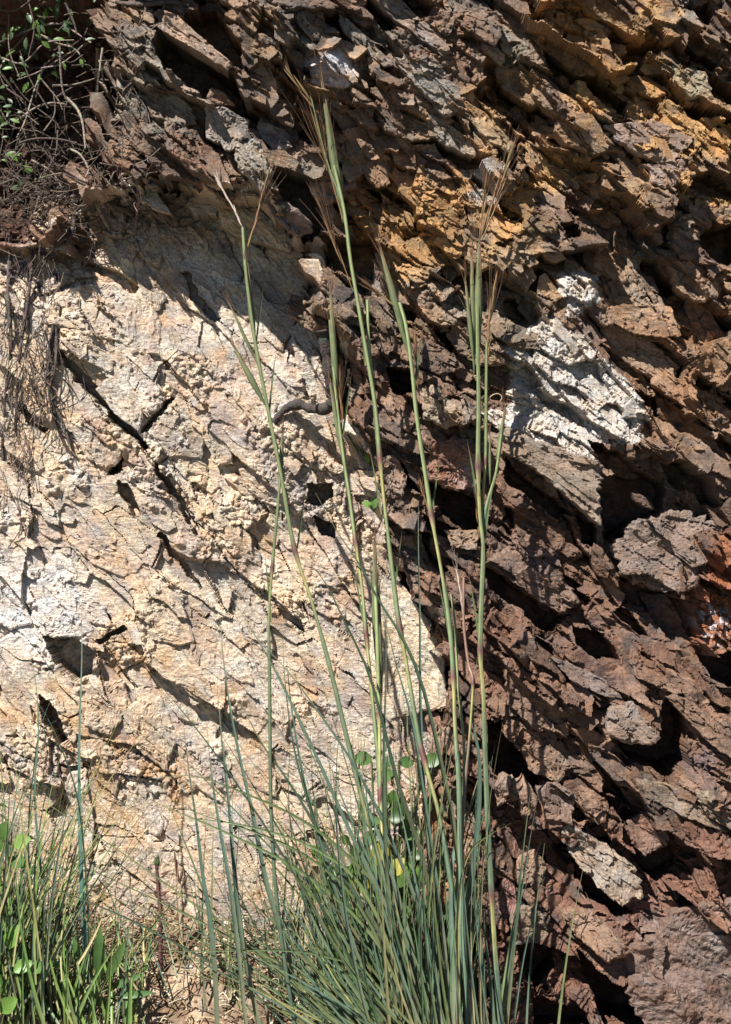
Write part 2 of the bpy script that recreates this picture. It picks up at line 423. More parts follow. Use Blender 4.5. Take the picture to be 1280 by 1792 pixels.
# ------------------------------------------------------------------ materials
def nodes(name):
    m = bpy.data.materials.new(name); m.use_nodes = True; nt = m.node_tree
    return m, nt, nt.nodes['Principled BSDF']
def rock_material():
    m, nt, b = nodes('rock')
    N = nt.nodes; L = nt.links
    att = N.new('ShaderNodeAttribute'); att.attribute_name = 'Col'
    geo = N.new('ShaderNodeNewGeometry')
    mp = N.new('ShaderNodeMapping'); mp.inputs['Rotation'].default_value = (0, math.radians(38), 0); mp.inputs['Scale'].default_value = (.35, 1, 1.6)
    L.new(geo.outputs['Position'], mp.inputs['Vector'])
    def noise(vec, sc, det, rough=.6):
        n = N.new('ShaderNodeTexNoise'); n.inputs['Scale'].default_value = sc; n.inputs['Detail'].default_value = det; n.inputs['Roughness'].default_value = rough
        L.new(vec, n.inputs['Vector']); return n
    n1 = noise(geo.outputs['Position'], 420, 6, .75); n2 = noise(mp.outputs['Vector'], 260, 4, .6); n3 = noise(geo.outputs['Position'], 60, 4, .6)
    r1 = N.new('ShaderNodeMapRange'); r1.inputs['From Min'].default_value = .3; r1.inputs['From Max'].default_value = .7; r1.inputs['To Min'].default_value = .55; r1.inputs['To Max'].default_value = 1.42
    L.new(n1.outputs[0], r1.inputs['Value'])
    r2 = N.new('ShaderNodeMapRange'); r2.inputs['From Min'].default_value = .3; r2.inputs['From Max'].default_value = .7; r2.inputs['To Min'].default_value = .8; r2.inputs['To Max'].default_value = 1.18
    L.new(n2.outputs[0], r2.inputs['Value'])
    mu = N.new('ShaderNodeMath'); mu.operation = 'MULTIPLY'; L.new(r1.outputs[0], mu.inputs[0]); L.new(r2.outputs[0], mu.inputs[1])
    vm = N.new('ShaderNodeVectorMath'); vm.operation = 'SCALE'; L.new(att.outputs['Color'], vm.inputs[0]); L.new(mu.outputs[0], vm.inputs['Scale'])
    hue = N.new('ShaderNodeMix'); hue.data_type = 'RGBA'; hue.blend_type = 'MULTIPLY'
    cr = N.new('ShaderNodeValToRGB'); cr.color_ramp.elements[0].position = .35; cr.color_ramp.elements[0].color = (1.08, .96, .86, 1)
    cr.color_ramp.elements[1].position = .65; cr.color_ramp.elements[1].color = (.94, 1.0, 1.08, 1)
    L.new(n3.outputs[0], cr.inputs[0]); hue.inputs[0].default_value = 1
    L.new(vm.outputs[0], hue.inputs[6]); L.new(cr.outputs[0], hue.inputs[7])
    L.new(hue.outputs[2], b.inputs['Base Color'])
    b.inputs['Roughness'].default_value = .72
    b.inputs['Specular IOR Level'].default_value = .35
    ad = N.new('ShaderNodeMath'); ad.operation = 'ADD'; L.new(n1.outputs[0], ad.inputs[0]); L.new(n2.outputs[0], ad.inputs[1])
    bp = N.new('ShaderNodeBump'); bp.inputs['Strength'].default_value = .75; bp.inputs['Distance'].default_value = .0020
    L.new(ad.outputs[0], bp.inputs['Height']); L.new(bp.outputs[0], b.inputs['Normal'])
    return m
M_ROCK = rock_material()

def plant_material(name, transl=.25, rough=.45, vein=True):
    m, nt, b = nodes(name); N = nt.nodes; L = nt.links
    att = N.new('ShaderNodeAttribute'); att.attribute_name = 'Col'
    geo = N.new('ShaderNodeNewGeometry')
    n = N.new('ShaderNodeTexNoise'); n.inputs['Scale'].default_value = 120; n.inputs['Detail'].default_value = 3
    L.new(geo.outputs['Position'], n.inputs['Vector'])
    r = N.new('ShaderNodeMapRange'); r.inputs['To Min'].default_value = .6; r.inputs['To Max'].default_value = 1.4; L.new(n.outputs[0], r.inputs['Value'])
    vm = N.new('ShaderNodeVectorMath'); vm.operation = 'SCALE'; L.new(att.outputs['Color'], vm.inputs[0]); L.new(r.outputs[0], vm.inputs['Scale'])
    L.new(vm.outputs[0], b.inputs['Base Color']); b.inputs['Roughness'].default_value = rough
    b.inputs['Specular IOR Level'].default_value = .4
    if transl > 0:
        out = N['Material Output']; t = N.new('ShaderNodeBsdfTranslucent'); L.new(vm.outputs[0], t.inputs['Color'])
        mx = N.new('ShaderNodeMixShader'); mx.inputs[0].default_value = transl
        L.new(b.outputs[0], mx.inputs[1]); L.new(t.outputs[0], mx.inputs[2]); L.new(mx.outputs[0], out.inputs['Surface'])
    return m
M_BLADE = plant_material('grass_blade', .22, .42)
M_CULM = plant_material('grass_culm', .0, .45)
M_LEAF = plant_material('leaf', .3, .4)
M_WOOD = plant_material('wood', 0, .85)
_n = M_WOOD.node_tree; _t = _n.nodes.new('ShaderNodeTexNoise'); _t.inputs['Scale'].default_value = 420; _t.inputs['Detail'].default_value = 5
_g = _n.nodes.new('ShaderNodeNewGeometry'); _n.links.new(_g.outputs['Position'], _t.inputs['Vector'])
_b = _n.nodes.new('ShaderNodeBump'); _b.inputs['Strength'].default_value = .9; _b.inputs['Distance'].default_value = .002
_n.links.new(_t.outputs[0], _b.inputs['Height']); _n.links.new(_b.outputs[0], _n.nodes['Principled BSDF'].inputs['Normal'])

# ------------------------------------------------------------------ the rock face mesh
kk = (D - MAC * S) / D
VX = (LX - 640) * S; VZ = CZ + (896 - LY) * S; VY = -H * S
V = np.stack([VX, VY, VZ], -1).reshape(-1, 3)
idx = np.arange(NX * NY).reshape(NY, NX)
F = np.stack([idx[:-1, :-1], idx[1:, :-1], idx[1:, 1:], idx[:-1, 1:]], -1).reshape(-1, 4)
FACE = mesh_obj('rock_face', V, F, M_ROCK, colors=COLS.reshape(-1, 3))
tag(FACE, 'weathered rock cutting, cream coloured on the left and dark brown layered schist on the right', None, None, 'structure')

# ------------------------------------------------------------------ slabs and stones, each a piece of its own
def densify(poly, n):
    p = np.array(poly + [poly[0]], float); seg = np.hypot(*(p[1:] - p[:-1]).T); cum = np.concatenate([[0], np.cumsum(seg)])
    t = np.linspace(0, cum[-1], n, endpoint=False)
    return np.stack([np.interp(t, cum, p[:, 0]), np.interp(t, cum, p[:, 1])], 1)
SC = [0]
HW = blur(H0, 9)
def cidx_v(x, y):
    kk = (D - MAC[cidx(float(np.mean(x)), float(np.mean(y)))] * S) / D
    ii = np.clip((640 + (x - 640) * kk + 120) / STEP + ix0, 0, NX - 1).astype(int)
    jj = np.clip((896 + (y - 896) * kk + 110) / STEP + iy0, 0, NY - 1).astype(int)
    return jj, ii
def slab(poly, lift=14, kv=.3, ku=.05, grit=0.0, th=None, rgb=None, depth=60, tone=0.0, rough=1.0, name='slab', base=None, dome=0.0, n=44, rr=8):
    SC[0] += 1; sd = SC[0]
    p0_ = np.array(poly, float); ext = np.hypot(*(p0_.max(0) - p0_.min(0)))
    n = int(np.clip(ext * 2.2 / 4.2, 26, 220)); rr = int(np.clip(ext * .5 / 4.2, 6, 44))
    pts = densify(poly, n); c = pts.mean(0)
    j, i = cidx(*c)
    iscream = bool(cm[j, i])
    if th is None: th = TC if iscream else TB
    if not iscream and rgb is not None: lift = lift * 1.35 + 3
    if iscream and rgb is not None: lift *= .6; rough *= .6
    # sample the face round about
    hs = []
    for q in pts[::6]:
        jj, ii = cidx(*(c + (q - c) * .7)); hs.append(H0[jj, ii])
    hb = (np.percentile(hs, 60) if base is None else base) + lift * .8
    cu, su_ = math.cos(th), math.sin(th)
    ang = np.arange(n) / n * 6.283
    # ragged outline
    d = pts - c
    rag = 1 + (fbm(pts[:, 0] / 9 + sd, pts[:, 1] / 9, 3, sd % 50) * .15 + fbm(pts[:, 0] / 28, pts[:, 1] / 28 + sd, 2, sd % 31) * .09) * rough
    rings_t = list(1 - (1 - np.linspace(0, 1, rr)) ** 1.0)[1:]
    P = [np.array([[c[0], c[1]]])]; HH = [None]
    vs = []; hh = []
    def top(xy, edge):
        x = xy[:, 0] - c[0]; y = xy[:, 1] - c[1]
        uu = x * cu + y * su_; vv = -x * su_ + y * cu
        f = fbm(uu / 26 + sd * 3.1, vv / 7, 3, sd % 40) * 1.5 + fbm(uu / 70, vv / 22 + sd * 1.7, 2, sd % 29) * 3.0 + fbm(x / 13 + sd, y / 13, 3, sd % 33) * 1.0
        st = np.floor((fbm(uu / 34 + sd, vv / 12 + sd, 3, sd % 23) + 1) * 1.7) * 4.2     # thin flakes
        rad = np.hypot(x, y) / (np.hypot(*(d.T)).max() + 1e-6)
        jj, ii = cidx_v(xy[:, 0], xy[:, 1])
        lf = np.clip(HW[jj, ii] - HW[j, i], -14, 14)
        fc, q1_, q2_, _ = facets(uu + sd * 51.3, vv + sd * 17.1, ext * .34, ext * .17, 3, ext * .02, .3, .22)
        return hb + fc * (.35 if iscream else 1.0) + lf * .7 + kv * vv + ku * uu + (f + st - 5) * rough + dome * (1 - rad ** 2) + fbm(x / 6 + sd, y / 6, 2, 9) * 1.3 + grit * (fbm(x / 22 + sd, y / 22, 4, 19, .6) * 1.6 + fbm(x / 9 + sd, y / 9, 3, 27))
    vs.append(c[None, :]); hh.append(top(c[None, :], 0))
    for t in rings_t:
        tt = t
        xy = c + d * (1 + (rag[:, None] - 1) * t ** 3) * tt
        h_ = top(xy, t)
        if t >= .999: h_ = h_ - 1.5 - 1.5 * vnoise(ang * 5 + sd, ang * 0 + sd, 3)
        vs.append(xy); hh.append(h_)
    edge_h = hh[-1]
    lay = NR.rand(9)
    for q, dz in enumerate((2.5, 5, 8, 12, 17, 26, depth)):
        off = 1 + ((lay[q] - .5) * .07 + fbm(ang * 2.0 + q * 3.3, ang * 0 + sd, 2, 5) * .04) * rough - dz * .0012
        xy = c + d * (rag * off)[:, None]
        vs.append(xy); hh.append(edge_h - dz if q < 6 else np.full(n, hb - depth))
    P = np.concatenate(vs); Hh = np.concatenate(hh)
    km = (D - hb * S) / D
    W = np.stack([(P[:, 0] - 640) * S * km, -Hh * S, CZ + (896 - P[:, 1]) * S * km], 1)
    nr = len(vs) - 1
    a = np.arange(n); b = (a + 1) % n
    tri = np.stack([np.zeros(n, int), 1 + b, 1 + a], 1)
    qs = []
    for r in range(nr - 1):
        o0 = 1 + r * n; o1 = 1 + (r + 1) * n
        qs.append(np.stack([o0 + a, o0 + b, o1 + b, o1 + a], 1))
    X = P[:, 0]; Y = P[:, 1]
    ck = np.full(len(X), iscream); hk = np.zeros(len(X), bool)
    if True:
        co = rock_color(X, Y, ck, hk, np.full(len(X), bool(lich[j, i]) and not iscream), np.full(len(X), tone), np.full(len(X), .5))
        co = co * .6 + co.mean(0) * .4
    if rgb is not None:
        co_ = co
        n3 = fbm(X / 14, Y / 14, 3, sd % 60)
        co = np.array(rgb) * (1 + .22 * n3 + .12 * fbm(X / 40, Y / 40, 2, 8))[:, None] * .62 + co_ * .38
    side = np.zeros(len(X)); side[1 + len(rings_t) * n:] = 1
    org = at(c[0], c[1], hb)
    return mesh_obj(name, W, [tri, np.concatenate(qs)], M_ROCK, parent=FACE, colors=np.clip(co, .02, .85), origin=tuple(org))

GREY = (.27, .24, .205); TAN = (.30, .22, .15); MAUVE = (.20, .145, .135); UMB = (.18, .115, .08); ORA = (.36, .19, .095)
PALE = (.50, .45, .38); WHITE = (.46, .45, .46); CRM = (.50, .41, .31); CGR = (.40, .355, .30); OLV = (.24, .21, .14)
HAND = [
 ([(880,755),(905,752),(965,782),(1055,812),(1052,905),(1040,912),(1000,875),(940,822),(887,792)],42,.26,.16,(.27,.22,.17),dict(depth=110)),
 ([(1070,955),(1120,915),(1180,893),(1262,915),(1278,950),(1235,990),(1215,1022),(1180,1036),(1130,1022),(1085,1002)],34,.15,.0,(.21,.165,.14),dict(depth=90,dome=4)),
 ([(852,985),(905,950),(960,985),(1008,1035),(1008,1062),(988,1080),(930,1042)],26,.25,.05,(.20,.145,.115),dict(depth=80)),
 ([(965,1150),(1010,1166),(1092,1205),(1088,1222),(1060,1220),(1000,1192)],20,.3,0,(.21,.165,.145),{}),
 ([(1065,1242),(1110,1232),(1152,1290),(1140,1302),(1100,1303),(1062,1282)],30,.25,.1,(.23,.19,.16),dict(depth=80)),
 ([(1170,1222),(1205,1222),(1255,1262),(1300,1300),(1300,1340),(1240,1300)],20,.3,0,UMB,{}),
 ([(1100,1442),(1128,1424),(1170,1448),(1168,1478),(1130,1494),(1104,1476)],30,.1,.1,(.21,.13,.095),dict(depth=80)),
 ([(980,1447),(1008,1450),(1060,1478),(1112,1520),(1122,1562),(1090,1588),(1045,1548),(1000,1500)],30,.25,.0,(.40,.35,.28),dict(depth=80)),
 ([(893,1612),(905,1592),(935,1590),(990,1618),(1006,1642),(960,1650),(900,1650)],34,.25,0,(.27,.235,.18),dict(depth=80)),
 ([(985,1600),(1040,1602),(1098,1655),(1098,1672),(1060,1678),(1010,1642)],26,.25,.1,(.28,.19,.13),dict(depth=80)),
 ([(1092,1690),(1104,1652),(1150,1640),(1185,1592),(1310,1575),(1330,1830),(1150,1830),(1102,1752)],36,.06,.04,(.15,.11,.09),dict(depth=100,dome=10,name='boulder',rough=.5,grit=3.0)),
 ([(865,1378),(884,1354),(896,1360),(886,1402),(872,1412)],26,.2,0,(.33,.24,.18),{}),
 ([(888,1378),(900,1362),(912,1376),(906,1402),(888,1406)],22,.2,0,(.33,.24,.18),{}),
 ([(904,1372),(918,1361),(938,1392),(940,1425),(912,1428)],20,.2,.1,(.31,.21,.15),{}),
 ([(758,1292),(790,1268),(803,1330),(772,1372),(745,1402)],16,.1,.1,(.34,.25,.18),{}),
 ([(740,1400),(762,1393),(788,1470),(772,1502),(740,1482)],18,.1,.1,ORA,{}),
 ([(754,1545),(788,1545),(784,1592),(756,1602)],18,.1,.1,ORA,{}),
 ([(785,1380),(808,1370),(836,1440),(838,1500),(805,1520),(790,1450)],14,.1,.1,TAN,{}),
 ([(288,22),(312,25),(350,60),(408,112),(404,128),(350,94),(284,52)],22,.3,0,(.33,.23,.17),{}),
 ([(358,188),(392,186),(432,205),(430,240),(402,267),(360,236)],16,.2,0,(.30,.26,.22),{}),
 ([(408,250),(450,238),(478,300),(458,332),(415,292)],16,.2,0,(.31,.29,.24),{}),
 ([(538,94),(580,98),(628,140),(602,152),(545,147)],10,.1,0,WHITE,{}),
 ([(452,205),(500,228),(512,257),(482,272),(450,232)],12,.2,0,(.27,.25,.23),{}),
 ([(690,98),(752,98),(812,160),(816,190),(780,202),(720,140)],12,.2,0,GREY,{}),
 ([(738,192),(800,228),(848,258),(830,276),(780,256),(748,232)],12,.3,0,GREY,{}),
 ([(820,205),(850,200),(905,250),(890,268),(850,245)],12,.2,0,(.31,.24,.15),{}),
 ([(542,308),(595,296),(606,340),(572,357),(545,342)],12,.2,0,(.38,.25,.17),{}),
 ([(462,345),(500,352),(545,385),(548,402),(520,412),(480,378)],14,.2,0,(.24,.17,.15),{}),
 ([(660,438),(680,446),(702,530),(692,556),(650,502)],10,.1,0,(.28,.22,.20),{}),
 ([(666,802),(690,797),(712,830),(706,872),(684,862)],14,.1,.1,(.30,.22,.17),{}),
 ([(738,682),(760,672),(802,710),(812,740),(780,748),(742,732)],14,.1,0,(.37,.31,.23),{}),
 ([(745,770),(800,762),(838,800),(838,848),(790,858),(745,840)],18,.15,0,(.26,.15,.11),{}),
 ([(778,928),(836,928),(836,962),(790,957)],12,.3,0,TAN,{}),
 ([(700,940),(735,938),(760,1000),(745,1060),(712,1020)],12,.1,.1,(.28,.19,.13),{}),
 ([(1178,112),(1240,122),(1248,172),(1210,172),(1184,142)],18,.3,0,OLV,{}),
 ([(1058,222),(1150,205),(1215,235),(1192,282),(1150,288),(1080,252)],10,.25,0,(.20,.165,.165),{}),
 ([(1128,290),(1212,272),(1224,302),(1170,332),(1140,322)],10,.15,0,(.26,.20,.20),{}),
 ([(640,-10),(700,-10),(760,58),(792,92),(770,96),(700,42)],14,.3,0,(.27,.22,.19),{}),
 ([(590,20),(640,60),(690,110),(670,115),(600,60)],14,.3,0,GREY,{}),
 ([(1150,640),(1250,690),(1300,740),(1300,790),(1210,720),(1140,670)],14,.2,0,(.30,.18,.11),{}),
 ([(1050,560),(1100,570),(1180,630),(1170,680),(1100,640),(1050,600)],12,.2,0,(.26,.19,.14),{}),
 ([(1110,1360),(1190,1380),(1280,1440),(1280,1460),(1200,1430),(1120,1390)],14,.3,0,(.25,.20,.15),{}),
 ([(1215,1385),(1240,1382),(1300,1440),(1300,1465),(1240,1430)],20,.3,0,(.28,.23,.17),{}),
 ([(885,1180),(930,1170),(1000,1230),(990,1290),(930,1270),(890,1230)],14,.15,0,(.18,.12,.09),{}),
 ([(915,1305),(965,1300),(1000,1340),(975,1368),(925,1350)],18,.15,0,(.25,.18,.13),{}),
 ([(940,1380),(975,1365),(1010,1395),(1000,1440),(955,1430)],14,.15,0,(.24,.18,.15),{}),
 ([(905,1500),(940,1490),(960,1520),(945,1548),(905,1545)],18,.15,0,(.30,.22,.16),{}),
 ([(875,1540),(900,1530),(905,1590),(885,1610),(870,1580)],16,.1,.1,(.26,.14,.13),{}),
 # pale side
 ([(45,446),(60,438),(125,474),(116,496),(70,520),(54,482)],8,.08,.03,CRM,{}),
 ([(76,524),(130,498),(200,492),(242,522),(262,580),(222,602),(150,582),(78,564)],8,.08,.02,(.50,.42,.33),{}),
 ([(102,592),(150,588),(202,630),(192,652),(132,622)],8,.15,.0,CGR,{}),
 ([(165,680),(190,658),(252,710),(246,758),(200,722)],8,.12,.0,CGR,{}),
 ([(108,702),(140,688),(212,760),(222,790),(188,822),(150,802),(114,742)],8,.1,.0,(.45,.38,.31),{}),
 ([(50,1018),(120,1008),(182,1050),(192,1090),(142,1116),(80,1112)],12,.1,.0,(.56,.51,.46),{}),
 ([(-30,985),(30,998),(56,1090),(20,1102),(-30,1080)],14,.05,.0,(.62,.59,.57),{}),
 ([(262,760),(308,700),(360,760),(350,800),(300,800)],6,.08,0,CGR,{}),
 ([(655,1000),(695,1012),(755,1090),(778,1150),(785,1235),(700,1255),(648,1150)],12,.05,.05,(.55,.48,.37),dict(rough=.5,dome=6)),
 ([(240,490),(262,470),(290,520),(278,545),(258,540)],10,.1,0,CGR,{}),
 ([(30,640),(75,640),(110,700),(90,740),(50,720)],8,.15,0,(.52,.37,.24),{}),
 ([(0,730),(45,740),(80,790),(60,820),(10,790)],8,.15,0,(.50,.38,.26),{}),
 ([(380,1010),(420,1000),(470,1080),(480,1150),(430,1120)],6,.1,0,CGR,{}),
 ([(430,1130),(470,1150),(520,1250),(500,1290),(450,1220)],6,.1,0,(.44,.38,.31),{}),
 ([(230,1230),(280,1220),(310,1290),(290,1350),(240,1310)],6,.1,0,CRM,{}),
 ([(150,1200),(215,1190),(225,1240),(190,1290),(150,1270)],8,.1,0,CRM,{}),
 ([(115,1360),(150,1350),(165,1440),(155,1560),(120,1560)],8,.1,0,(.50,.43,.34),{}),
 ([(380,350),(430,345),(470,380),(520,425),(505,440),(440,420),(390,400)],26,.15,0,(.50,.40,.28),{}),
]
placed = []
for poly, lift, kv, ku, rgb, kw in HAND:
    xs = [p[0] for p in poly]; ys = [p[1] for p in poly]
    placed.append((sum(xs) / len(xs), sum(ys) / len(ys), max(max(xs) - min(xs), max(ys) - min(ys)) / 2))
    slab(poly, lift, kv, ku, rgb=tuple(rgb), **kw)
hole_q = []
for poly, dep in HOLES:
    for q in range(len(poly)):
        p_, q_ = poly[q], poly[(q + 1) % len(poly)]
        hole_q.append(((p_[0] + q_[0]) / 2, (p_[1] + q_[1]) / 2, 4))
    hole_q.append((sum(p[0] for p in poly) / len(poly), sum(p[1] for p in poly) / len(poly), 10))
def rand_poly(cx, cy, a, b, th, r=R):
    n = r.randint(5, 8); out = []
    for q in range(n):
        an = 2 * math.pi * (q + r.uniform(-.28, .28)) / n
        rr_ = r.uniform(.75, 1.1)
        uu = a * math.cos(an) * rr_; vv = b * math.sin(an) * rr_
        out.append((cx + uu * math.cos(th) - vv * math.sin(th), cy + uu * math.sin(th) + vv * math.cos(th)))
    return out
cnt = 0; tries = 0
sizes = sorted([R.choice([22, 28, 34, 42, 54, 70]) * R.uniform(.85, 1.2) for _ in range(232)], reverse=True)
while cnt < 232 and tries < 9000:
    tries += 1
    cx, cy = R.uniform(-20, 1300), R.uniform(-20, 1812)
    j, i = cidx(cx, cy)
    if hm[j, i]: continue
    a = sizes[cnt]
    cr = bool(cm[j, i])
    if cr and R.random() < .55: continue
    if lich[j, i] and not cr: continue
    if any(math.hypot(cx - q[0], cy - q[1]) < (a + q[2]) * .54 for q in placed): continue
    if any(math.hypot(cx - q[0], cy - q[1]) < a * .7 + q[2] for q in hole_q): continue
    placed.append((cx, cy, a)); cnt += 1
    th = (TC if cr else TB) + R.gauss(0, .22)
    b = a * R.uniform(.3, .62)
    if cr: slab(rand_poly(cx, cy, a, b, th), rough=.5, lift=R.uniform(0, 4), kv=R.uniform(.0, .12), ku=R.uniform(-.05, .08), th=th, tone=R.uniform(-1, 1), n=34, rr=7)
    else: slab(rand_poly(cx, cy, a, b, th), R.uniform(6, 19), R.uniform(.15, .55), R.uniform(-.05, .2), th=th, tone=R.uniform(-1, 1), n=36, rr=7)

# ------------------------------------------------------------------ ground at the foot of the face
gx = axis(-150, 1420, 7, 60000, 1.25); gyd = axis(-160, 900, 7, 60000, 1.25)      # across, and out from the face (px)
GX, GD = np.meshgrid(gx, gyd)
gy_keep = gyd > -400
def ground_z(x, d):
    lft = sstep(760, 380, x)
    base = 8 + lft * (215 * sstep(420, -60, d))
    near = sstep(3000, 600, np.abs(x)) * sstep(3000, 600, np.abs(d))
    return (base + (fbm(x / 60, d / 60, 4, 171) * 14 + fbm(x / 12, d / 12, 3, 173) * 4) * near) * S - 0.02
GX = GX[gy_keep]; GD = GD[gy_keep]
GZ = ground_z(GX, GD)
gv = np.stack([(GX - 640) * S, -GD * S, GZ], -1).reshape(-1, 3)
ny, nx = GX.shape; gi = np.arange(nx * ny).reshape(ny, nx)
gf = np.stack([gi[:-1, :-1], gi[:-1, 1:], gi[1:, 1:], gi[1:, :-1]], -1).reshape(-1, 4)
gn = fbm(GX / 30, GD / 30, 4, 181)
gc = mixc(np.broadcast_to(C(.20, .135, .085), GX.shape + (3,)), C(.42, .32, .22), sstep(-.3, .4, gn))
far = sstep(420, 900, np.abs(GD)) ; far = np.maximum(far, sstep(1500, 2500, np.abs(GX - 640)))
gc = mixc(gc, C(.075, .075, .05), far)  # outer ground, out of view, darkened so it bounces less light onto the rock
ground = mesh_obj('ground', gv, gf[:, ::-1], M_ROCK, colors=gc.reshape(-1, 3))
tag(ground, 'dry stony soil at the foot of the rock face', None, None, 'structure')

# ------------------------------------------------------------------ plants: ribbons, tubes, leaves
def smooth_path(pts, n):
    p = [Vector(q) for q in pts]
    if len(p) == 2: return [p[0].lerp(p[1], t / (n - 1)) for t in range(n)]
    ext = [p[0] * 2 - p[1]] + p + [p[-1] * 2 - p[-2]]
    out = []
    m = len(p) - 1
    for s_ in range(n):
        t = s_ / (n - 1) * m; i = min(int(t), m - 1); f = t - i
        a, b, c, d = ext[i], ext[i + 1], ext[i + 2], ext[i + 3]
        out.append(.5 * ((2 * b) + (c - a) * f + (2 * a - 5 * b + 4 * c - d) * f * f + (3 * b - a - 3 * c + d) * f ** 3))
    return out
def ribbon(path, wf, face=None, fold=.6):
    """V-folded strip; returns verts, quads"""
    n = len(path); v = []; f = []
    face = face or Vector((R.uniform(-.8, .8), -1, R.uniform(-.2, .3)))
    for i, p in enumerate(path):
        t = (path[min(i + 1, n - 1)] - path[max(i - 1, 0)]).normalized()
        sd = t.cross(face)
        if sd.length < 1e-6: sd = Vector((1, 0, 0))
        sd.normalize(); nn = sd.cross(t).normalized(); w_ = wf(i / (n - 1)) * .5
        v += [p - sd * w_ + nn * w_ * fold, p - nn * w_ * fold * .6, p + sd * w_ + nn * w_ * fold]
    for i in range(n - 1):
        o = i * 3
        f += [(o, o + 1, o + 4, o + 3), (o + 1, o + 2, o + 5, o + 4)]
    return v, f
def tube(path, rf, ns=7, cap=True):
    n = len(path); v = []; f = []
    ref = Vector((0.2, -1, 0.1))
    for i, p in enumerate(path):
        t = (path[min(i + 1, n - 1)] - path[max(i - 1, 0)])
        t = t.normalized() if t.length > 1e-9 else Vector((0, 0, 1))
        a = t.cross(ref).normalized(); b = t.cross(a).normalized(); r = rf(i / (n - 1))
        for k_ in range(ns):
            an = 2 * math.pi * k_ / ns
            v.append(p + (a * math.cos(an) + b * math.sin(an)) * r)
    for i in range(n - 1):
        for k_ in range(ns):
            f.append((i * ns + k_, i * ns + (k_ + 1) % ns, (i + 1) * ns + (k_ + 1) % ns, (i + 1) * ns + k_))
    return v, f
class MB:
    def __init__(s): s.v = []; s.f = []; s.c = []
    def add(s, v, f, cols):
        o = len(s.v); s.v += [tuple(q) for q in v]; s.f += [tuple(i + o for i in q) for q in f]
        s.c += ([cols] * len(v) if isinstance(cols, tuple) else list(cols))
    def build(s, name, mat, parent=None, smooth=True, origin=None):
        q4 = [q for q in s.f if len(q) == 4]; q3 = [q for q in s.f if len(q) == 3]
        return mesh_obj(name, np.array(s.v), [np.array(q, dtype=np.int32).reshape(-1, n_) for q, n_ in ((q4, 4), (q3, 3)) if len(q)], mat, parent, np.array(s.c), smooth, origin)
GLAU = (.085, .135, .095); GRN = (.105, .15, .06); YEL = (.26, .25, .10); STRAW = (.42, .34, .17); NODE = (.12, .055, .05); DKG = (.05, .08, .045); RED = (.24, .11, .06)
def lerp3(a, b, t): return tuple(a[i] * (1 - t) + b[i] * t for i in range(3))
def path3(px_pts, h0, h1, n):
    """px points from base to tip; height in front of the face goes h0 (base) to h1 (tip)"""
    m = len(px_pts)
    return smooth_path([at(p[0], p[1], h0 + (h1 - h0) * (i / (m - 1))) for i, p in enumerate(px_pts)], n)

def add_blade(parent, px_pts, width, h0, h1, base=GLAU, tip=None, n=14, fold=.6, name='leaf_blade', taper=1.4, mb=None):
    """points given tip first"""
    pts = px_pts[::-1]
    p = path3(pts, h0, h1, n)
    W_ = width * S
    wf = lambda t: W_ * max(.06, (1 - t ** taper)) * (.75 + .25 * min(1, t * 5))
    v, f = ribbon(p, wf, fold=fold)
    tip = tip or lerp3(base, (.30, .24, .12), .45)
    g = R.uniform(.8, 1.2)
    cs = []
    for i in range(n):
        t = i / (n - 1)
        c = lerp3(lerp3(base, STRAW, .35), base, min(1, t * 3)) if t < .33 else lerp3(base, tip, max(0, (t - .7) / .3))
        cs += [tuple(q * g for q in c)] * 3
    if mb is not None: mb.add(v, f, cs); return None
    b = MB(); b.add(v, f, cs)
    return b.build(name, M_BLADE, parent)

def lens(parent_mb, p0, p1, wid, c0, c1, bulge=.35, n=8, mid=.35):
    d = p1 - p0
    path = [p0 + d * (i / (n - 1)) + Vector((0, -1, 0)) * d.length * 0.02 * math.sin(math.pi * i / (n - 1)) for i in range(n)]
    def rf(t):
        x = t / mid if t < mid else (1 - t) / (1 - mid)
        return max(.04, min(1, x) ** .75) * wid * .5
    v, f = tube(path, rf, 6)
    cs = []
    for i in range(n): cs += [lerp3(c0, c1, i / (n - 1))] * 6
    parent_mb.add(v, f, cs)

def awns(mb, p, d, n, ln, c=(.16, .09, .05)):
    for q in range(n):
        dd = (d + Vector((R.gauss(0, .13), R.gauss(0, .13), R.gauss(0, .10)))).normalized()
        L_ = ln * R.uniform(.6, 1.15)
        bend = Vector((R.uniform(-.1, .1), 0, R.uniform(-.08, .08)))
        path = [p + dd * L_ * t + bend * L_ * t * t for t in (0, .33, .66, 1)]
        v, f = tube(path, lambda t: .00028 * (1 - .6 * t), 3)
        mb.add(v, f, c)

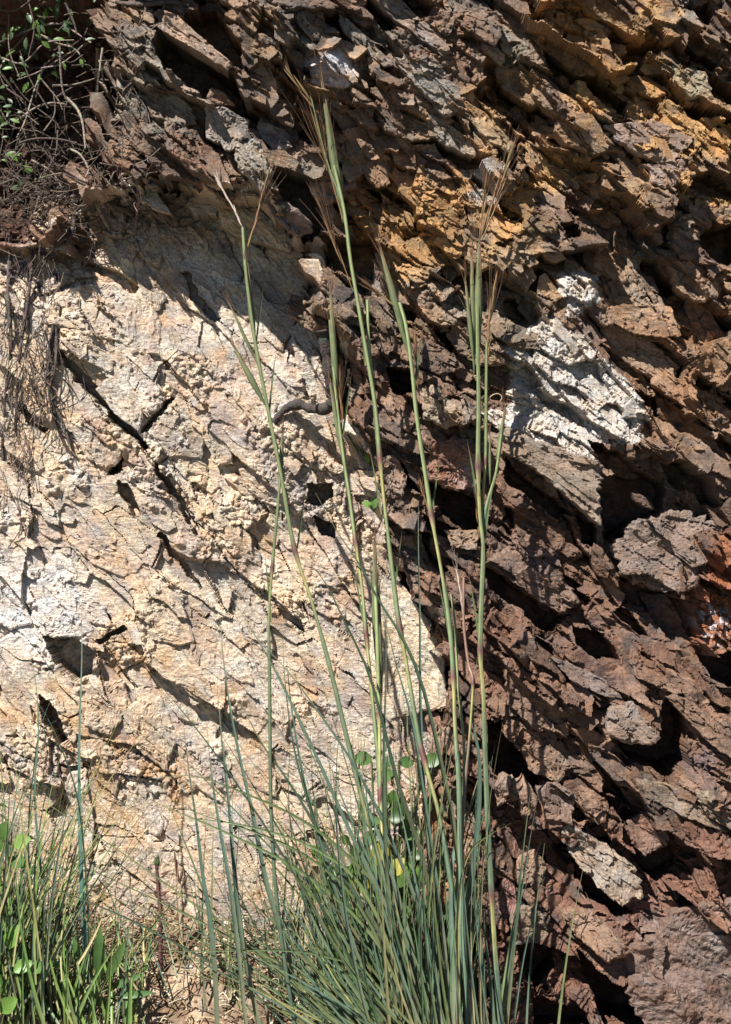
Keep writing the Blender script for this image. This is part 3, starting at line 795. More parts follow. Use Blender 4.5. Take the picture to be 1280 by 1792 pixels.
def seed_head(parent, p0px, p1px, h, wid=9, kind='green', name='seed_head'):
    wid *= 1.05
    """a spathe or raceme between two photograph points (base, tip)"""
    a, b = at(*p0px, h), at(*p1px, h)
    d = (b - a); L_ = d.length; dn = d.normalized(); mb = MB()
    sx = Vector((dn.z, 0, -dn.x))
    if kind == 'green':
        lens(mb, a, a + d * .92, wid * S, (.115, .165, .075), (.16, .15, .075), mid=.4)
        lens(mb, a + d * .15 + sx * wid * S * .3, b + sx * wid * S * .15, wid * S * .45, (.15, .18, .08), (.17, .075, .05), mid=.4)
        awns(mb, a + d * .8, dn, 6, L_ * .35)
        awns(mb, a + d * .5, dn, 3, L_ * .3, (.2, .15, .08))
    elif kind == 'brown':
        for q in range(6):
            t = q / 6; o = sx * wid * S * R.uniform(-.45, .45)
            lens(mb, a + d * t * .8 + o * .3, a + d * min(1, t * .8 + .32) + o, wid * S * R.uniform(.3, .5), R.choice([(.13, .13, .05), (.20, .15, .06), (.22, .12, .07)]), (.22, .11, .06), n=6)
        awns(mb, a + d * .45, dn, 16, L_ * .6)
    else:   # pale, hairy
        for q in range(13):
            t = q / 13; o = sx * wid * S * R.uniform(-.6, .6)
            lens(mb, a + d * t * .85, a + d * min(1, t * .85 + .18) + o, wid * S * .35, (.62, .55, .48), (.42, .30, .24), n=5)
        awns(mb, a + d * .7, dn, 6, L_ * .45, (.4, .3, .22))
    return mb.build(name, M_CULM, parent)

def culm(root, px_pts, width, h0, h1, nodes_at=(), straw_from=.0, name='culm', n=46, top=GRN):
    """jointed stem, points given tip first; nodes_at are pixel rows of the joints; below each joint it is straw coloured for a while"""
    pts = px_pts[::-1]; p = path3(pts, h0, h1, n)
    rows = [CZ + 0] * n
    W_ = width * S * .5
    mb = MB()
    def py_of(q):
        k_ = (D + q.y) / D
        return 896 - (q.z - CZ) / (S * k_)
    pys = [py_of(q) for q in p]
    def near_node(y): return min([abs(y - k_) for k_ in nodes_at] + [999])
    radii = []
    cs = []
    st_ = [R.choice([.6, .8, 1.0, 1.3, 1.6]) for _ in range(7)]
    for i, q in enumerate(p):
        t = i / (n - 1); y = pys[i]
        below = [y - k_ for k_ in nodes_at if y > k_]
        r = W_ * (1.0 - .35 * t)
        c = lerp3(GLAU, top, min(1, t * 1.5))
        if below:
            bl = min(below)
            if bl < 130: c = lerp3(YEL, c, max(0, (bl - 60) / 70)); r *= .78
        if near_node(y) < 9: c = NODE; r = W_ * 1.08
        radii.append(r * R.uniform(.94, 1.06)); cs += [tuple(k_ * st_[q_] for k_ in c) for q_ in range(7)]
    v, f = tube(p, lambda t: radii[int(round(t * (n - 1)))], 7)
    mb.add(v, f, cs)
    return mb.build(name, M_CULM, root)

HB = 330       # how far in front of the face the tussock is rooted (pixels), leaning back as it rises
root_xy = (790, 1870)
TUS = thing('grass_tussock', tuple(at(root_xy[0], 1900, HB)), label='large blue-green grass tussock with tall flowering stems before the brown rock', cat='grass tussock')
def hh(y, lean=1.0):      # distance in front of the face for a given pixel row
    t = max(0, min(1, (1880 - y) / 1700)); return HB - (HB - 95) * t ** .8 * lean
def stem(pts, width, nodes_at=(), top=(.16, .19, .085), **k): return culm(TUS, pts, width, hh(pts[-1][1]), hh(pts[0][1]), nodes_at, top=top, **k)

# A
sA = stem([(425,398),(431,480),(447,600),(470,720),(492,830),(515,958),(545,1050),(577,1165),(607,1290),(632,1392),(672,1530),(722,1690),(770,1880)], 8.5, (965,1383))
seed_head(sA, (425,398), (372,292), hh(400), 9, 'pale'); seed_head(sA, (432,440), (482,270), hh(400), 9, 'brown')
seed_head(sA, (447,610), (430,440), hh(500), 11, 'green'); seed_head(sA, (468,715), (400,590), hh(600), 11, 'green'); seed_head(sA, (452,640), (396,520), hh(600), 6, 'green')
# B
sB = stem([(585,290),(603,370),(613,450),(625,520),(642,620),(657,710),(665,800),(673,880),(686,990),(697,1080),(713,1170),(733,1290),(747,1345),(770,1430),(792,1560),(812,1680),(836,1880)], 9.5, (802,1105,1322))
seed_head(sB, (600,390), (558,110), hh(200), 13, 'green'); seed_head(sB, (606,400), (566,150), hh(200), 12, 'green')
seed_head(sB, (560,200), (450,50), hh(150), 11, 'brown'); 
stem([(540,150),(552,200),(575,290),(597,350),(612,420)], 3.5)
seed_head(sB, (612,420), (536,165), hh(250), 7, 'brown'); seed_head(sB, (618,510), (550,330), hh(400), 7, 'brown')
# B2 beside it
sB2 = stem([(643,525),(646,600),(657,720),(664,800)], 8)
# C
sC = stem([(700,530),(712,575),(722,650),(730,730),(745,830),(757,910),(775,1010),(787,1090),(794,1178),(797,1270),(804,1370),(806,1500),(812,1640),(822,1880)], 9.5, (908,1180))
seed_head(sC, (712,600), (660,418), hh(450), 13, 'green'); seed_head(sC, (722,640), (672,470), hh(450), 9, 'green'); seed_head(sC, (703,545), (625,485), hh(500), 8, 'brown')
seed_head(sC, (733,700), (727,570), hh(600), 8, 'brown'); seed_head(sC, (752,905), (735,835), hh(850), 7, 'brown')
# D
sD = stem([(838,470),(836,560),(838,700),(837,800),(840,900),(846,960),(843,1050),(841,1145),(846,1210),(850,1330),(856,1480),(861,1570),(868,1680),(884,1880)], 10, (825,1142,1572))
seed_head(sD, (836,640), (838,400), hh(500), 15, 'green'); seed_head(sD, (830,660), (824,410), hh(500), 10, 'green')
seed_head(sD, (842,420), (905,235), hh(350), 11, 'brown'); seed_head(sD, (840,425), (852,300), hh(350), 10, 'brown'); seed_head(sD, (842,422), (893,300), hh(350), 9, 'brown')
sD2 = stem([(852,600),(851,700),(850,800),(845,880),(842,930)], 7.5, (805,))
seed_head(sD2, (851,640), (866,470), hh(500), 12, 'brown'); seed_head(sD, (830,640), (812,470), hh(560), 8, 'green')
sD3 = stem([(878,760),(868,830),(852,885),(844,940)], 7, ())
seed_head(sD3, (868,830), (885,700), hh(700), 9, 'green'); seed_head(sD3, (838,940), (836,850), hh(900), 8, 'brown'); seed_head(sD3, (858,850), (857,745), hh(800), 5, 'green')
# E
sE = stem([(578,560),(588,690),(600,790),(612,870),(622,945),(634,1030),(642,1120),(652,1220),(662,1330),(666,1390),(674,1480),(676,1570),(676,1640),(690,1740),(712,1880)], 9, (950,1112,1640))
seed_head(sE, (592,720), (576,480), hh(600), 11, 'green'); seed_head(sE, (606,830), (572,640), hh(700), 9, 'green'); seed_head(sE, (600,760), (594,640), hh(700), 7, 'brown')
# F
sF = stem([(493,790),(488,870),(478,980),(471,1080),(472,1180),(473,1300),(476,1450),(490,1620),(530,1880)], 7, (990,))
seed_head(sF, (490,860), (495,740), hh(800), 9, 'green')
# G
sG = stem([(656,1010),(660,1100),(664,1250),(666,1392),(672,1500),(690,1700),(715,1880)], 9, (1252,1392))
seed_head(sG, (660,1180), (654,915), hh(1000), 13, 'green'); seed_head(sG, (668,1250), (662,1000), hh(1000), 9, 'green')
# J, dry purplish
sJ = stem([(812,1010),(812,1090),(820,1160),(828,1195),(822,1290),(812,1400),(808,1500),(806,1640),(800,1880)], 6.5, (1195,), top=(.2,.12,.09))
seed_head(sJ, (814,1100), (798,985), hh(1000), 6, 'pale')
sK = stem([(790,1040),(797,1100),(802,1200),(812,1300),(810,1420),(800,1560),(798,1700),(790,1880)], 6, ())
# long single blades traced from the photograph (tip first): points, width
BL = [
 ([(552,862),(590,930),(630,990),(668,1060),(700,1110),(735,1190),(770,1330),(800,1500),(820,1880)],6,DKG),
 ([(520,968),(565,1012),(600,1080),(645,1175),(672,1270),(700,1380),(750,1540),(800,1870)],5.5,DKG),
 ([(400,1035),(440,1100),(480,1170),(520,1250),(562,1340),(620,1470),(700,1640),(770,1880)],5,GLAU),
 ([(455,1125),(500,1170),(560,1250),(620,1340),(680,1460),(740,1620),(790,1880)],5,GLAU),
 ([(410,1205),(455,1295),(520,1390),(600,1530),(680,1660),(760,1870)],5,DKG),
 ([(240,1388),(290,1412),(345,1435),(420,1468),(520,1520),(620,1600),(700,1710),(770,1880)],4.5,GRN),
 ([(260,1362),(340,1358),(420,1385),(520,1430),(600,1490),(680,1590),(770,1880)],4.5,GRN),
 ([(250,1436),(345,1434),(450,1450),(560,1490),(650,1580),(760,1880)],4,GRN),
 ([(296,1398),(350,1425),(430,1450),(540,1500),(640,1600),(760,1880)],4,GRN),
 ([(320,1250),(330,1340),(345,1440),(356,1530),(368,1600),(378,1700),(385,1880)],7,GLAU),
 ([(385,1075),(392,1160),(405,1250),(425,1350),(446,1440),(470,1560),(520,1720),(560,1880)],6,GLAU),
 ([(10,1525),(60,1545),(150,1576),(250,1620),(340,1668),(420,1712),(500,1762),(620,1880)],4,DKG),
 ([(380,1200),(388,1290),(400,1400),(408,1500),(425,1650),(470,1880)],6,GLAU),
 ([(362,1260),(370,1350),(385,1450),(410,1600),(440,1880)],5,GLAU),
 ([(240,1662),(330,1665),(480,1663),(560,1672),(650,1710),(740,1880)],4,GRN),
 ([(240,1150),(290,1210),(340,1270),(400,1350),(480,1470),(580,1640),(720,1880)],3,DKG),
 ([(945,1370),(925,1480),(907,1590),(888,1700),(870,1880)],5,GLAU),
 ([(930,1375),(915,1500),(902,1640),(880,1880)],4,DKG),
 ([(677,1040),(675,1200),(672,1350),(676,1500),(700,1880)],5,DKG),
 ([(733,882),(732,950),(735,1100),(736,1250),(748,1480),(780,1880)],4.5,GLAU),
 ([(655,1000),(690,1150),(720,1260),(742,1400),(770,1600),(800,1880)],6,GLAU),
 ([(850,1330),(830,1400),(800,1470),(790,1560),(795,1700),(800,1880)],7,GLAU),
 ([(895,1440),(850,1465),(822,1490),(806,1540),(800,1640),(805,1880)],5,YEL),
 ([(836,1150),(828,1250),(840,1330),(838,1440),(820,1600),(815,1880)],8,GLAU),
 ([(560,1290),(600,1400),(660,1540),(740,1700),(790,1880)],6,GLAU),
 ([(575,1195),(610,1290),(640,1400),(690,1540),(780,1880)],5,GLAU),
 ([(500,1130),(512,1250),(540,1400),(600,1600),(700,1880)],5,GLAU),
 ([(495,1100),(500,1200),(520,1330),(570,1500),(690,1880)],3.5,DKG),
 ([(850,1500),(838,1600),(846,1700),(850,1880)],5,GLAU),
 ([(800,1450),(812,1600),(830,1740),(845,1880)],5,GLAU),
 ([(840,1545),(850,1640),(862,1750),(870,1880)],5,GLAU),
]
for (x, y, r_, sgn) in ((840,640,14,1),(862,690,18,-1),(480,1360,14,1),(645,1180,12,-1),(800,1000,10,1),(590,1130,12,1),(455,1125,16,-1),(335,1690,16,1),(540,1240,12,-1),(700,1460,12,1)):
    b = MB(); ph = R.uniform(0, 6); pp = [at(x + sgn * r_ * (1 - t_ * .5) * math.cos(ph + t_ * 4.6), y + r_ * (1 - t_ * .5) * math.sin(ph + t_ * 4.6) + 30 * t_, hh(y) - 6) for t_ in np.linspace(0, 1, 16)]
    v, f = tube(pp, lambda t: .0005, 4); b.add(v, f, (.42, .33, .22)); b.build('curled_leaf_tip', M_BLADE, TUS)
nb = 0
for pts, wd, c in BL:
    add_blade(TUS, pts, wd * 1.5, hh(pts[-1][1]) + R.uniform(-30, 30), hh(pts[0][1]) + R.uniform(-20, 40), c, n=18); nb += 1
def rand_blade(bx, ang, ln, width, curve, base, parent=None, mb=None, h0=None, h1=None, by=1885, n=12):
    pts = []
    for i in range(6):
        t = i / 5; a = ang + curve * t * t
        pts.append((bx + math.sin(ang) * ln * t + math.sin(ang + curve) * ln * .35 * t * t * np.sign(curve) * (1 if curve else 0), by - math.cos(ang) * ln * t + abs(curve) * ln * .25 * t * t))
    h0 = HB + R.uniform(-110, 70) if h0 is None else h0
    h1 = h0 - R.uniform(0, 150) if h1 is None else h1
    return add_blade(parent, pts[::-1], width, h0, h1, base, n=n, mb=mb)
PAL = [GLAU, GLAU, (.085, .145, .07), (.09, .15, .075), (.13, .185, .10), DKG, GRN, (.14, .17, .07), (.06, .1, .05), (.22, .20, .10)]
# the fan of basal leaves: the larger ones one by one
for q in range(34):      # long thin leaves bowing out low to the left
    rand_blade(R.gauss(740, 50), math.radians(-R.uniform(38, 66)), R.uniform(420, 760), R.uniform(3, 4.8), R.uniform(-.75, -.2), R.choice([DKG, GRN, GLAU, YEL]), TUS, h0=HB + R.uniform(-60, 60), n=18)
for (x, y, dx, dy, w_) in ((497,870,-14,110,4),(520,960,18,120,4),(448,600,16,120,4),(470,740,14,130,4),(600,760,16,110,5),(640,640,-12,120,5),(668,900,-22,120,4),(725,690,16,120,5),(757,900,14,100,4),(790,1130,-26,130,4),(838,900,-20,130,5),(846,960,22,140,5),(842,1140,-24,150,4),(637,1090,-24,130,4),(690,1050,14,120,4),(475,1090,-12,130,3.5)):
    add_blade(TUS, [(x + dx, y - dy), (x + dx * .45, y - dy * .5), (x, y)], w_, hh(y), hh(y - dy) + 6, (.10, .14, .06), tip=(.16, .07, .045), n=10, taper=1.8)
for q in range(160):
    bx = R.gauss(778, 44)
    if R.random() < .82: ang = math.radians(-R.uniform(4, 58))
    else: ang = math.radians(R.uniform(-6, 6))
    ln = R.uniform(360, 800) * (.65 if ang > 0 else 1)
    rand_blade(bx, ang, ln, R.uniform(4, 7.5), R.uniform(-.55, .15) if ang < 0 else R.uniform(-.2, .3), R.choice(PAL), TUS)
mb = MB()
for q in range(320):
    bx = R.gauss(760, 70)
    ang = math.radians(-R.uniform(-6, 58))
    rand_blade(bx, ang, R.uniform(150, 480), R.uniform(3.5, 6.5), R.uniform(-.6, .3), R.choice(PAL + PAL + [STRAW, YEL, DKG, (.11,.17,.05), (.13,.19,.06)]), mb=mb, n=8, h0=HB + R.uniform(-190, 30))
fb = mb.build('fine_blades', M_BLADE, TUS); fb['kind'] = 'stuff'

# left tussock
LT = thing('grass_tussock', tuple(at(110, 1880, 300)), label='smaller grass tussock at the lower left foot of the pale rock', cat='grass tussock')
add_blade(LT, [(143,1058),(144,1150),(140,1300),(141,1420),(144,1520),(149,1610),(155,1700),(165,1800),(170,1900)], 15, 230, 120, (.075,.15,.12), n=24)
add_blade(LT, [(0,1180),(40,1200),(80,1250),(112,1320),(137,1400),(150,1520),(160,1700),(165,1900)], 4, 230, 130, DKG, n=18)
add_blade(LT, [(48,1130),(64,1200),(68,1290),(62,1400),(80,1600),(100,1900)], 6, 240, 150, GLAU, n=18)
add_blade(LT, [(100,1260),(60,1290),(30,1380),(20,1560),(40,1900)], 4, 240, 150, GLAU, n=18)
add_blade(LT, [(110,1180),(75,1260),(60,1340),(50,1500),(70,1900)], 4, 240, 150, GLAU, n=18)
add_blade(LT, [(110,1325),(90,1360),(70,1450),(60,1600),(80,1900)], 4, 240, 150, GLAU, n=18)
add_blade(LT, [(240,1340),(222,1400),(200,1480),(180,1580),(175,1760),(170,1900)], 2.5, 240, 150, (.25,.2,.1), n=18)
for q in range(150):
    bx = R.uniform(-60, 235) if R.random() < .8 else R.uniform(-60, 60)
    lim = 560 if bx < 110 else 260
    rand_blade(bx, math.radians(R.gauss(-3, 13)), R.uniform(150, lim), R.uniform(4, 8), R.uniform(-.35, .35), R.choice(PAL[4:7] + [(.13, .22, .055), (.16, .25, .06), (.12, .21, .06)]), LT, h0=R.uniform(150, 320), h1=None, by=R.uniform(1800, 1890))
mb = MB()
for q in range(620):
    bx = R.uniform(-110, 260) if R.random() < .5 else R.gauss(20, 60)
    rand_blade(bx, math.radians(R.gauss(-2, 16)), R.uniform(80, 500 if bx < 90 else 200), R.uniform(3, 5.5), R.uniform(-.5, .5), R.choice([GLAU, GRN, DKG, STRAW, YEL, (.13, .22, .055), (.17, .27, .06), (.12, .22, .06)]), mb=mb, n=7, h0=R.uniform(40, 300), by=R.uniform(1680, 1890))
fb = mb.build('fine_blades', M_BLADE, LT); fb['kind'] = 'stuff'

# thin mid-ground blades between the two, growing on the slope by the pale rock
MT = thing('grass_tussock', tuple(at(430, 1760, 120)), label='sparse fine upright grass growing on the slope between the two tussocks', cat='grass tussock')
for q in range(34):
    rand_blade(R.uniform(350, 690), math.radians(R.gauss(-5, 7)), R.uniform(180, 560), R.uniform(3.5, 6), R.uniform(-.2, .2), R.choice(PAL), MT, h0=R.uniform(100, 260), h1=None, by=R.uniform(1700, 1860))
mb = MB()
for q in range(260):
    rand_blade(R.uniform(300, 740), math.radians(R.gauss(-6, 14)), R.uniform(60, 240), R.uniform(2.5, 4.5), R.uniform(-.5, .4), R.choice(PAL + [STRAW, YEL]), mb=mb, n=7, h0=R.uniform(20, 200), by=R.uniform(1660, 1860))
fb = mb.build('fine_blades', M_BLADE, MT); fb['kind'] = 'stuff'

# ------------------------------------------------------------------ broad-leaved plants
def leaf_mesh(p, d, up, L_, W_, c, n=6, cup=.15):
    """ovate leaf from p along d"""
    d = d.normalized(); s_ = d.cross(up).normalized(); nrm = s_.cross(d).normalized()
    v = []; f = []; 
    for i in range(n):
        t = i / (n - 1); wd = W_ * .5 * math.sin(math.pi * min(1, t * .93 + .04)) ** .8
        m = p + d * L_ * t + nrm * (-cup * L_ * t * t)
        v += [m - s_ * wd + nrm * wd * .3, m, m + s_ * wd + nrm * wd * .3]
    for i in range(n - 1):
        o = i * 3; f += [(o, o + 1, o + 4, o + 3), (o + 1, o + 2, o + 5, o + 4)]
    return v, f
def leafy(name, cx, cy, h, spots, label, cat, L0=34, cols=((.14, .26, .05), (.10, .19, .05), (.18, .30, .07)), stemc=(.10, .14, .05), aspect=.62):
    t = thing(name, tuple(at(cx, cy, h)), label=label, cat=cat)
    for (x, y, ang, sc) in spots:
        hh_ = h + R.uniform(-15, 35); p = at(x, y, hh_); a = math.radians(ang)
        d = Vector((math.sin(a), R.uniform(-.5, .1), math.cos(a)))
        mb = MB(); b0 = at(cx + (x - cx) * .2, cy, h - 10)
        path = smooth_path([b0, b0.lerp(p, .5) + Vector((R.uniform(-1, 1), -1, 1)) * .004, p], 6)
        v, f = tube(path, lambda q: .0009, 5); mb.add(v, f, stemc); mb.build('stem', M_LEAF, t)
        mb = MB(); v, f = leaf_mesh(p, d, Vector((R.uniform(-.4, .4), -1, .5)), L0 * sc * S, L0 * sc * aspect * S, (0, 0, 0)); mb.add(v, f, R.choice(cols)); mb.build('leaf', M_LEAF, t)
    return t
leafy('creeping_plant', 655, 895, -20, [(650,885,40,.9),(652,888,-60,.8),(655,890,10,.7)], 'tiny bright green seedling on the pale rock by the brown edge', 'seedling', 26)
leafy('creeping_plant', 640, 800, -30, [(600,748,-70,.8),(632,775,20,.9),(640,780,60,.8),(628,770,-30,.8),(640,795,160,.7)], 'small green sprig in the dark crack beside the thick root', 'sprig', 24)
sp = [(R.uniform(610, 750), R.uniform(1330, 1560), R.uniform(-100, 100), R.uniform(.8, 1.4)) for _ in range(40)]
leafy('leafy_herb', 680, 1600, 20, sp, 'round-leaved green herb behind the large tussock at the rock corner', 'herb', 24, cols=((.06,.13,.035),(.05,.10,.03),(.09,.17,.045)), aspect=.85)  # greens darkened to put the shade behind the tussock into them
sp = [(R.uniform(560, 735), R.uniform(1500, 1790), R.uniform(-100, 100), R.uniform(.8, 1.5)) for _ in range(46)]
leafy('leafy_herb', 650, 1800, 120, sp, 'low green herb with yellowing leaves under the large tussock', 'herb', 30, cols=((.14, .26, .05), (.2, .3, .07), (.36, .33, .06), (.10, .18, .05)), aspect=.8)
leafy('leafy_herb', 20, 1560, 210, [(10,1490,-30,1.1),(25,1480,60,.9),(5,1470,10,.9),(0,1550,-60,.9),(20,1500,120,.8)], 'bright green leafy herb at the left edge among grass', 'herb', 36, aspect=.8)
leafy('leafy_herb', 20, 1760, 260, [(15,1660,20,1.1),(-5,1680,-50,1.1),(25,1700,60,.9),(10,1740,-20,1.0),(50,1690,100,.8),(0,1770,50,1.0)], 'bright green leafy herb in the lower left corner', 'herb', 36, cols=((.14, .26, .05), (.10, .20, .045)), aspect=.75)
leafy('rosette_plant', 165, 1760, 230, [(150,1720,-12,2.6),(172,1720,4,3.0),(185,1715,28,2.5),(120,1700,-50,1.6),(195,1730,60,2.0),(210,1745,80,1.8)], 'strap-leaved green rosette at the foot of the pale rock', 'rosette', 30, cols=((.085, .17, .05), (.10, .19, .055)), aspect=.22)

# dead reddish flower stalk
DS = thing('dead_stalk', tuple(at(284, 1800, 130)), label='dead dark red flower stalk standing before the pale rock', cat='dead stalk')
mb = MB(); p = path3([(284,1830),(282,1740),(281,1660),(281,1600),(276,1540),(274,1500)], 130, 110, 24)
v, f = tube(p, lambda t: (.0016 + .0009 * math.sin(t * 40) ** 2) * (1.1 - .4 * t), 7); mb.add(v, f, (.11, .045, .045)); mb.build('stem', M_WOOD, DS)
mb = MB(); lens(mb, at(274, 1520, 110), at(277, 1494, 110), 11 * S, (.09, .13, .05), (.12, .2, .07)); mb.build('bud', M_LEAF, DS)
for q in range(16):
    y = R.uniform(1530, 1640); x = 280; sgn = R.choice((-1, 1)); mb = MB()
    lens(mb, at(x, y, 112), at(x + sgn * R.uniform(8, 20), y - R.uniform(2, 18), 120), 4.5 * S, (.14, .06, .05), (.20, .11, .07), n=5); mb.build('dry_bract', M_WOOD, DS)
DS2 = thing('dead_stalk', tuple(at(320, 1700, 60)), label='short pale dead stalk with dark curled tips beside the red one', cat='dead stalk')
mb = MB(); p = path3([(318,1720),(318,1620),(316,1560),(313,1545)], 60, 50, 12); v, f = tube(p, lambda t: .0018, 6); mb.add(v, f, (.36, .28, .2)); mb.build('stem', M_WOOD, DS2)
for (x0, y0, x1, y1) in ((314,1550,322,1512),(314,1550,304,1482),(316,1556,330,1530)):
    mb = MB(); lens(mb, at(x0, y0, 52), at(x1, y1, 56), 6 * S, (.10, .05, .03), (.16, .09, .05), n=5); mb.build('dry_bract', M_WOOD, DS2)

# ------------------------------------------------------------------ roots and twigs
def surf_h(x, y):
    j, i = cidx(x, y); return H[max(0, j - 3):j + 4, max(0, i - 3):i + 4].max()
def surf_med(x, y):
    j, i = cidx(x, y); return np.median(H[max(0, j - 14):j + 15, max(0, i - 14):i + 15])
def root_obj(name, pts, r0, r1, off, label, cat, group=None, c=(.12, .085, .07), n=30, side=0, knob=.12, hfix=None):
    P3 = []
    for q_, (x, y) in enumerate(pts):
        P3.append(at(x, y, (hfix[q_] if hfix is not None else surf_med(x, y)) + off + R.uniform(-3, 3)))
    p = smooth_path(P3, n); mb = MB(); ph = R.uniform(0, 9)
    v, f = tube(p, lambda t: (r0 + (r1 - r0) * t) * S * R.uniform(.9, 1.1) * (1 + knob * math.sin(t * 23 + ph) + knob * .7 * math.sin(t * 57 + ph)), 8)
    mb.add(v, f, [tuple(q * R.uniform(.75, 1.25) for q in c) for _ in v])
    for s_ in range(side):
        i = R.randint(3, n - 4); a = p[i]; d = Vector((R.uniform(-1, 1), R.uniform(-.5, .1), -R.uniform(.2, 1))).normalized()
        L_ = R.uniform(20, 70) * S; pts2 = smooth_path([a, a + d * L_ * .5 + Vector((R.uniform(-1, 1), 0, R.uniform(-1, 1))) * L_ * .15, a + d * L_], 8)
        v, f = tube(pts2, lambda t: max(.3, r1 * .8) * S * (1 - .6 * t), 5); mb.add(v, f, [tuple(q * R.uniform(.8, 1.2) for q in c) for _ in v])
    org = P3[0]
    o = mb.build(name, M_WOOD, None, origin=tuple(org)); return tag(o, label, cat, group)
root_obj('thick_root', [(566,578),(573,618),(580,660),(584,697),(572,714),(548,716),(522,708),(500,716),(480,738)], 13, 7, 14, 'thick dark knobbly root bent across the pale rock below the dark cleft', 'root', hfix=[22, 18, 8, -8, -22, -34, -42, -48, -54], c=(.05, .04, .037), n=60, knob=.14, side=0)
ROOTS = [
 ([(150,270),(148,310),(165,345),(185,390),(205,415)],5,3,'pale forked root crossing from the soil hollow onto the pale rock',(.30,.24,.19)),
 ([(172,80),(172,130),(168,180),(150,200),(148,260)],5,4,'pale vertical root down the right side of the soil hollow',(.34,.27,.20)),
 ([(100,480),(95,560),(85,640),(92,720),(115,780),(135,800)],4.5,2,'dark root running down the left pale rock to its loose end',(.07,.05,.045)),
 ([(60,430),(50,520),(38,600),(30,680),(28,760)],4,2,'thin dark root hanging nearest the left edge of the rock',(.08,.06,.055)),
 ([(18,450),(14,520),(20,600),(10,690),(5,800),(20,870)],4,2,'long thin dark root along the left edge of the photo',(.09,.07,.06)),
 ([(75,520),(100,600),(90,680),(110,740),(128,790)],4.5,2.2,'wavy dark root beside the diagonal crack in the pale rock',(.10,.075,.06)),
 ([(0,470),(40,480),(70,500),(95,560),(105,640)],4,2,'dark root curving in from the left edge under the soil',(.08,.06,.06)),
 ([(0,430),(60,440),(110,420),(130,400)],5,3,'dark root lying level below the reddish soil',(.09,.065,.06)),
 ([(135,350),(120,420),(70,470),(50,560)],3.5,2,'thin root dropping from the soil hollow over the cream block',(.12,.09,.08)),
 ([(20,300),(60,330),(110,345),(150,340)],4,3,'brown root across the bottom of the soil hollow',(.16,.12,.10)),
 ([(240,300),(242,350),(238,400),(240,450)],3,2,'thin root hanging in the shade under the brown overhang',(.2,.15,.12)),
 ([(205,5),(250,8),(300,4),(330,10)],5,4,'dark branch lying along the top edge of the rock',(.09,.07,.06)),
]
for pts, r0, r1, lab, c in ROOTS:
    root_obj('hanging_root', pts, r0, r1, 7, lab, 'root', 'roots on the rock face', c, side=3)

SH = thing('dry_shrub', tuple(at(60, 60, -40)), label='dry tangled shrub with grey twigs and few green leaves over the soil hollow', cat='shrub')
def twig(pts, r, h0, h1, c):
    p = path3(pts, h0, h1, 18); mb = MB(); ph = R.uniform(0, 9)
    v, f = tube(p, lambda t: r * S * (1 - .45 * t) * (1 + .15 * math.sin(t * 31 + ph)), 6); mb.add(v, f, [tuple(q * R.uniform(.8, 1.2) for q in c) for _ in v])
    return mb.build('twig', M_WOOD, SH)
TW = [([(155,75),(110,100),(70,125),(30,140)],2.6),([(0,120),(25,85),(50,55),(60,30)],3),([(30,212),(60,190),(90,180),(118,183)],3),([(35,250),(60,243),(100,243),(135,250)],3),
      ([(100,170),(115,160),(128,152)],3.2),([(92,150),(130,148),(165,138)],3),([(165,138),(200,140),(240,130)],3),([(105,80),(108,140),(115,170),(140,195)],3.2),
      ([(115,170),(135,190),(145,215),(150,260)],4),([(35,60),(70,45),(110,42),(130,55),(160,75)],3.2),([(70,60),(100,75),(130,85),(150,108)],3),([(115,5),(130,40),(135,60)],3.4),
      ([(148,15),(165,35),(190,55),(215,75)],3),([(200,30),(215,70),(228,95)],2.6),([(80,110),(60,160),(45,210),(30,240)],2.6),([(175,120),(172,150),(172,180)],3.6),([(180,85),(176,110),(175,125)],3),
      ([(0,100),(40,110),(80,75),(130,70)],2.4),([(120,260),(140,270),(155,295),(150,310)],3),([(0,190),(20,220),(60,230)],2),([(55,280),(90,300),(110,330)],3),([(70,120),(110,110),(150,75)],2.2),
      ([(190,190),(215,215),(230,240)],3),([(215,270),(200,300),(195,315)],3),([(235,215),(250,225),(262,240)],3),([(50,0),(60,50),(50,100)],2)]
for pts, r in TW:
    b = R.uniform(-60, 20); twig(pts, r * .75, b, b + R.uniform(-30, 40), R.choice([(.20,.16,.13),(.13,.10,.08),(.26,.21,.17),(.08,.06,.05)]))
for q in range(70):
    x, y = R.uniform(-40, 250), R.uniform(-40, 330)
    if x > 180 and y > 120 and R.random() < .6: continue
    a = R.uniform(0, 6.28); L_ = R.uniform(40, 120); b = R.uniform(-110, 20)
    mx, my = x + math.cos(a) * L_ * .5 + R.uniform(-15, 15), y + math.sin(a) * L_ * .5 + R.uniform(-15, 15)
    twig([(x, y), (mx, my), (x + math.cos(a) * L_, y + math.sin(a) * L_)], R.uniform(.8, 1.9), b, b + R.uniform(-40, 40), R.choice([(.16,.13,.10),(.10,.08,.06),(.07,.05,.04)]))
for q in range(240):
    x = abs(R.gauss(0, 75)) - 30; y = R.uniform(-30, 330) if x < 45 else R.uniform(-30, 130)
    if q < 110: x, y = R.uniform(-30, 215), R.uniform(-40, 60)
    p = at(x, y, R.uniform(-90, 10)); mb = MB(); a = R.uniform(0, 6.28)
    sz = R.uniform(9, 22) * (1.5 if q < 8 else 1)
    v, f = leaf_mesh(p, Vector((math.sin(a), R.uniform(-.4, .4), math.cos(a))), Vector((R.uniform(-.6, .6), -1, .6)), sz * S, sz * .45 * S, (0, 0, 0), n=4)
    mb.add(v, f, R.choice([(.05,.09,.03),(.07,.12,.035),(.04,.07,.025),(.11,.20,.04)])); mb.build('leaf', M_LEAF, SH)  # mostly darkened greens, with the shade of the hollow put into them
